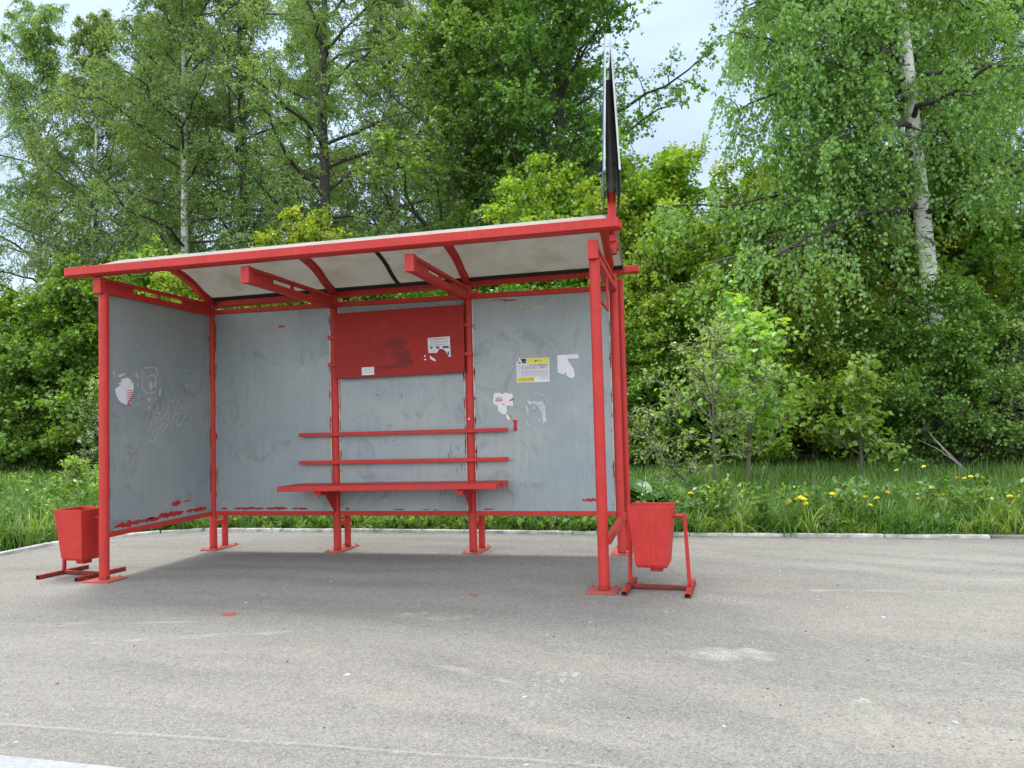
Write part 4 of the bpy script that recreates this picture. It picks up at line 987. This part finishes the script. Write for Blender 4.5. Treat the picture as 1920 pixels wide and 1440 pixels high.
tag(o, 'tussocks of long arching grass standing above the shorter grass', 'tall grass', None, 'stuff')
# broad-leaved ground cover among the grass
def rosettes(seed, cx_, cy_, nl_, ls, up_, wid=.3, zt_=.1):
    rg = np.random.default_rng(seed); n = len(cx_); a = rg.uniform(0, 6.283, (n, nl_)); e = rg.uniform(*up_, (n, nl_))
    d = np.stack([np.cos(a)*np.cos(e), np.sin(a)*np.cos(e), np.sin(e)], -1).reshape(-1, 3)
    base = np.repeat(np.stack([cx_, cy_, np.zeros(n)], -1), nl_, 0)+rg.normal(0, .02, (n*nl_, 3)); base[:, 2] = np.abs(base[:, 2])+rg.random(n*nl_)*zt_
    nn = np.tile(np.array([0, 0, 1.]), (len(d), 1))+rg.normal(0, .25, d.shape); nn = unit(nn-d*(nn*d).sum(1, keepdims=True))
    v, q = leaves(base, d, nn, ls*rg.uniform(.5, 1.2, len(d)), wid, .08)
    return v, q, rg.random(len(d)), np.repeat(rg.random(n), nl_)
xc, yc = scatter(800, 2.5, 12, 1.2, 3.5, 1.5); xd, yd = scatter(900, -9, -1, -2, 6, 1.2); xe, ye = scatter(700, -1.5, 4.5, 1.1, 2.6, 2.)
v, q, r, tw = rosettes(53, np.concatenate([xc, xd, xe]), np.concatenate([yc, yd, ye]), 10, .085, (.3, 1.3))
me = np_mesh('weeds', v, q, [L_WEED], attrs={'rnd': r, 'twig': tw}); o = bpy.data.objects.new('ground_cover', me); COL.objects.link(o)
tag(o, 'low broad-leaved weeds growing through the grass by the kerb', 'weeds', None, 'stuff')

xf, yf = scatter(420, 3.9, 11, 1.25, 3.2, 1.2); xg, yg = scatter(300, -9, -2.2, -1, 7, 1.); k_ = field(xf, yf, 2.1, 3.) > .45; xf, yf = xf[k_], yf[k_]
v, q, r, tw = rosettes(55, np.concatenate([xf, xg]), np.concatenate([yf, yg]), 34, .075, (-.3, 1.2), .3, .36)
me = np_mesh('leafy_weeds', v, q, [L_WEED], attrs={'rnd': r, 'twig': tw}); o = bpy.data.objects.new('leafy_weeds', me); COL.objects.link(o)
tag(o, 'knee-high leafy weeds mixed into the long grass', 'weeds', None, 'stuff')

# --- single plants standing out of the grass
def big_leaf(mb, base, az, el, L, W, mi=0, wav=.0, rng=random):
    """a large undulating leaf on a stalk"""
    d = Vector((math.cos(az)*math.cos(el), math.sin(az)*math.cos(el), math.sin(el))); s = Vector((-math.sin(az), math.cos(az), 0)); b0 = Vector(base)+d*L*.6
    mb.tube([base, b0], [.008, .005], 5, 1, False)
    e2 = el-.75; d2 = Vector((math.cos(az)*math.cos(e2), math.sin(az)*math.cos(e2), math.sin(e2))); n = s.cross(d2)*-1
    vs = []; nr, nc = 7, 4
    for i in range(nr):
        t = i/(nr-1); wd = W*math.sin(math.pi*(t*.82+.13))**.7*(1-.15*t); c = b0+d2*L*t+Vector((0, 0, -.25*L*t*t))
        for j in range(nc+1):
            u = j/nc*2-1; vs.append(c+s*u*wd*.5+Vector((0, 0, 1))*(.16*W*abs(u)+rng.uniform(-1, 1)*.05*W))
    fs = [(i*(nc+1)+j, i*(nc+1)+j+1, (i+1)*(nc+1)+j+1, (i+1)*(nc+1)+j) for i in range(nr-1) for j in range(nc)]
    mb.add(vs, fs, mi, True)
r_ = random.Random(61)
def set_attr(o, rnd):
    me = o.data; n = len(me.polygons)
    for a in ('rnd', 'twig'):
        at_ = me.attributes.new(a, 'FLOAT', 'FACE'); at_.data.foreach_set('value', [rnd.random()*.8 for _ in range(n)] if a == 'twig' else [rnd.random() for _ in range(n)])
for (x, y, n, L, lb) in ((3.98, 2.15, 26, .36, 'burdock with the largest leaves, directly behind the right-hand bin'), (4.35, 2.75, 24, .34, 'burdock growing right of and behind the largest-leaved one'), (3.75, 3.0, 22, .34, 'burdock half hidden by the right back post'), (4.3, 1.75, 18, .25, 'small burdock by the kerb right of the bin')):
    root = empty('burdock_plant', (x, y, 0)); tag(root, lb, 'plant', 'burdock clump by the bin')
    for k in range(n):
        mb = MB(); big_leaf(mb, (r_.uniform(-.05, .05), r_.uniform(-.05, .05), 0), r_.uniform(0, 6.28), r_.uniform(.55, 1.45), L*r_.uniform(.7, 1.15), L*r_.uniform(.6, .85), 0, 0, r_)
        o = mb.build('leaf', [L_BURD, TWIGP], root); set_attr(o, r_)
# dandelions: one flower, copied
def dandelion():
    root = empty('dandelion', (0, 0, 0))
    mb = MB(); mb.tube([(0, 0, 0), (.005, .003, .5), (.0, .006, 1.)], [.0035, .003, .003], 6); mb.build('stem', L_WEED, root)
    mb = MB()
    for ring, (n, rad, z, w_) in enumerate(((20, .030, .0, .010), (15, .023, .005, .009), (10, .014, .010, .008))):
        for k in range(n):
            a = 6.283*k/n+ring*.2; c, s = math.cos(a), math.sin(a)
            mb.add([(0, 0, z), (c*rad*.5-s*w_/2, s*rad*.5+c*w_/2, z+.004), (c*rad, s*rad, z+.005), (c*rad*.5+s*w_/2, s*rad*.5-c*w_/2, z+.004)], [(0, 1, 2, 3)])
    mb.tube([(0, 0, -.006), (0, 0, .004)], [.005, .010], 8)
    mb.build('flower_head', PETAL, root)
    return root
DPX = [(4.43, 2.0, .27), (4.62, 2.35, .30), (4.92, 1.9, .26), (5.02, 1.55, .2), (5.78, 1.9, .27), (5.33, 1.5, .20), (5.41, 1.7, .24), (5.46, 1.75, .25), (5.49, 1.6, .24), (5.52, 1.8, .27), (5.36, 1.85, .22), (5.50, 1.42, .20),
       (5.95, 1.55, .23), (6.03, 1.6, .26), (6.14, 1.75, .24), (6.08, 1.35, .18), (6.28, 1.9, .28), (6.6, 2.9, .42), (6.95, 3.2, .44), (6.83, 2.7, .32), (7.10, 2.6, .36), (7.18, 2.65, .35), (7.23, 2.6, .37), (7.38, 2.7, .35), (7.12, 2.0, .22), (7.76, 2.4, .28),
       (7.95, 1.95, .26), (8.05, 2.3, .25), (9.2, 2.7, .35), (9.35, 2.7, .3), (7.55, 1.7, .22), (8.3, 2.0, .27), (8.6, 2.2, .28), (8.45, 1.8, .24), (6.5, 1.7, .24), (6.75, 1.85, .26), (5.15, 1.9, .26), (7.3, 1.8, .25), (8.9, 2.1, .28)]
EXTRA = ['above the burdock', 'left of the larger sapling foot']
proto = dandelion(); kids = list(proto.children)
for i, (x, y, z) in enumerate(DPX):
    o = proto if i == 0 else proto.copy()
    if i: 
        COL.objects.link(o)
        for ch in kids:
            c = ch.copy(); COL.objects.link(c); c.parent = o
    z += .08; o.location = (x, max(1.3, y-.4), 0); o.rotation_euler = (0, 0, i*1.7)
    tag(o, 'yellow dandelion flower on a thin stalk in the grass behind the kerb', 'flower', 'dandelions in the grass behind the kerb')
    for c in o.children:
        if c.name.startswith('stem'): c.scale = (1, 1, z)
        else: c.location = (0, .006, z); c.rotation_euler = (r_.uniform(.1, .7), r_.uniform(-.3, .3), 0); c.scale = (r_.uniform(.85, 1.15),)*3
# saplings
SAP1 = grow(70, 2.45, .020, .5, lambda t: 1.35-.75*t, 15, (28, 58), .05, 8, .26, 3, .5, .12, 7, .10, .50, bark=TWIGP, limbm=TWIGP, leafm=L_SAP, name='sapling_a', upness=.9, bend=.07, dome=.3, lean=(.15, 0), jitter=.05)
SAP2 = grow(71, 1.75, .014, .35, lambda t: .62-.3*t, 13, (30, 60), .05, 5, .3, 3, .5, .12, 7, .10, .46, bark=TWIGP, limbm=TWIGP, leafm=L_SAP, name='sapling_b', upness=.8, bend=.07, dome=.3, jitter=.04)
WIL = grow(72, 2.1, .013, .55, lambda t: 1.1-.5*t, 12, (25, 58), .05, 7, .28, 3, .4, .0, 9, .07, .24, bark=TWIGP, limbm=TWIGP, leafm=L_WILLOW, name='willow', upness=.4, bend=.07, dome=.3, jitter=.03)
place(SAP1, 'sapling', 'bright fresh-leaved sapling, the larger one on the grass right of the shelter', 'sapling', (5.2, 5.1, 0), .7, .97, 'saplings on the grass', wood='stem', crown='foliage')
place(SAP2, 'sapling', 'small narrow sapling with drooping leaves right of the larger one', 'sapling', (6.98, 6.2, 0), .9, .98, 'saplings on the grass', wood='stem', crown='foliage')
place(WIL, 'willow_sapling', 'pale narrow-leaved willow sapling left of the bright one', 'sapling', (4.75, 4.3, 0), .4, 1.0, None, wood='stem', crown='foliage')
WIL2 = grow(73, 1.5, .010, .3, lambda t: .2+.25*t, 9, (15, 60), .05, 4, .42, 3, .4, .0, 7, .055, .17, bark=TWIGP, limbm=TWIGP, leafm=L_WILLOW, name='willow_rod', upness=.4, bend=.06, dome=.3)
place(WIL2, 'willow_sapling', 'bare leaning willow rod with few leaves next to the shelter', 'sapling', (4.62, 4.0, 0), .3, 1.1, None, wood='stem', crown='foliage', tilt=(0, -.72))
# tall herbs left of the shelter
HERB = grow(74, .85, .008, .1, lambda t: .12+.10*math.sin(3*t), 16, (30, 60), .1, 3, .5, 2, .5, .1, 5, .10, .24, bark=TWIGP, limbm=TWIGP, leafm=L_SAP, name='herb', upness=.6, dome=.3)
for k, (x, y, s_, lb) in enumerate(((-5.6, 4.6, .75, 'tall light green herb, leftmost in the grass left of the shelter'), (-4.35, 3.9, .72, 'tall light green herb standing in the middle behind the left bin'), (-3.9, 4.2, .8, 'tall light green herb beside the left front post'), (-4.75, 4.5, .62, 'shorter light green herb between the two taller ones'))):
    place(HERB, 'tall_herb', lb, 'plant', (x, y, 0), k*1.9, s_, 'tall herbs left of the shelter', wood='stem', crown='foliage')
# fallen dry stalks at the right
root = empty('dry_stalk', (8.75, 7.2, 0)); tag(root, 'pale dry forked stalk leaning out of the grass at the right', 'dead branch')
mb = MB(); mb.tube([(.15, 0, 0), (-.15, .1, .32), (-.42, .15, .68), (-.52, .2, .86)], [.011, .009, .007, .003], 7); mb.tube([(-.15, .1, .32), (-.4, .1, .52), (-.66, .12, .66)], [.007, .005, .003], 6)
mb.tube([(.05, 0, .1), (-.3, -.02, .5), (-.5, 0, .74)], [.007, .005, .003], 6); mb.build('stem', STRAW, root)
mb = MB()
for k in range(60):
    b0 = Vector((-.52, .18, .80)); d = Vector((r_.gauss(0, 1), r_.gauss(0, 1), r_.gauss(0, 1))).normalized()*r_.uniform(.05, .16); mb.tube([b0, b0+d], [.003, .001], 3, 0, False)
mb.build('dry_tuft', TWIGM, root)
# white-blossomed bushes: small clusters on two shrubs
BL = grow(75, 2.6, .03, .3, gcr(.9, .5), 22, (20, 70), .05, 6, .42, 4, .5, .1, 8, .06, .45, bark=BARK, leafm=L_WILLOW, name='blossom', upness=.7, dome=.3)
def blossom(loc, rz, sc, lb, cx_=.0):
    root = place(BL, 'blossoming_bush', lb, 'shrub', loc, rz, sc, 'bushes with white blossom', wood='stems', crown='foliage')
    rg = np.random.default_rng(int(abs(loc[0])*10)); n = 40
    c = rg.normal(0, .45, (n, 3))+np.array([0, 0, 1.5]); p = np.repeat(c, 14, 0)+rg.normal(0, .045, (n*14, 3))
    ld = unit(rg.normal(0, 1, p.shape)); nn = unit(np.cross(ld, rg.normal(0, 1, p.shape))); v, q = leaves(p, ld, nn, np.full(len(p), .03), .5, .1)
    o = bpy.data.objects.new('blossom', np_mesh('blossom', v, q, [BLOSSOM])); COL.objects.link(o); o.parent = root
blossom((10.0, 8.3, 0), .2, .95, 'bush with white blossom at the right edge of the picture')
blossom((-9.0, 9.2, 0), 1.2, .85, 'bush with white blossom beside the left front post')
# grit, buds and bits on the paving
rg = np.random.default_rng(80); n = 260
p = np.stack([rg.uniform(-1.5, 9, n), -4.6+5.5*rg.random(n), np.full(n, .004)], -1); V = []; Q = []
mb = MB()
for k in range(n):
    s_ = rg.uniform(.002, .0055)*(1.8 if rg.random() < .06 else 1); a = rg.uniform(0, 6.28); x, y, z = p[k]; e = rg.uniform(1, 3.2)
    c, s = math.cos(a)*s_*e, math.sin(a)*s_*e; c2, s2 = -math.sin(a)*s_, math.cos(a)*s_
    mb.add([(x-c, y-s, .001), (x+c2, y+s2, .001), (x+c, y+s, .001), (x-c2, y-s2, .001), (x, y, s_*.9)], [(0, 1, 4), (1, 2, 4), (2, 3, 4), (3, 0, 4)], 0 if rg.random() < .6 else 1)
tag(mb.build('grit', [INK, RESID]), 'grit and tiny bits scattered on the paving', 'grit', None, 'stuff')
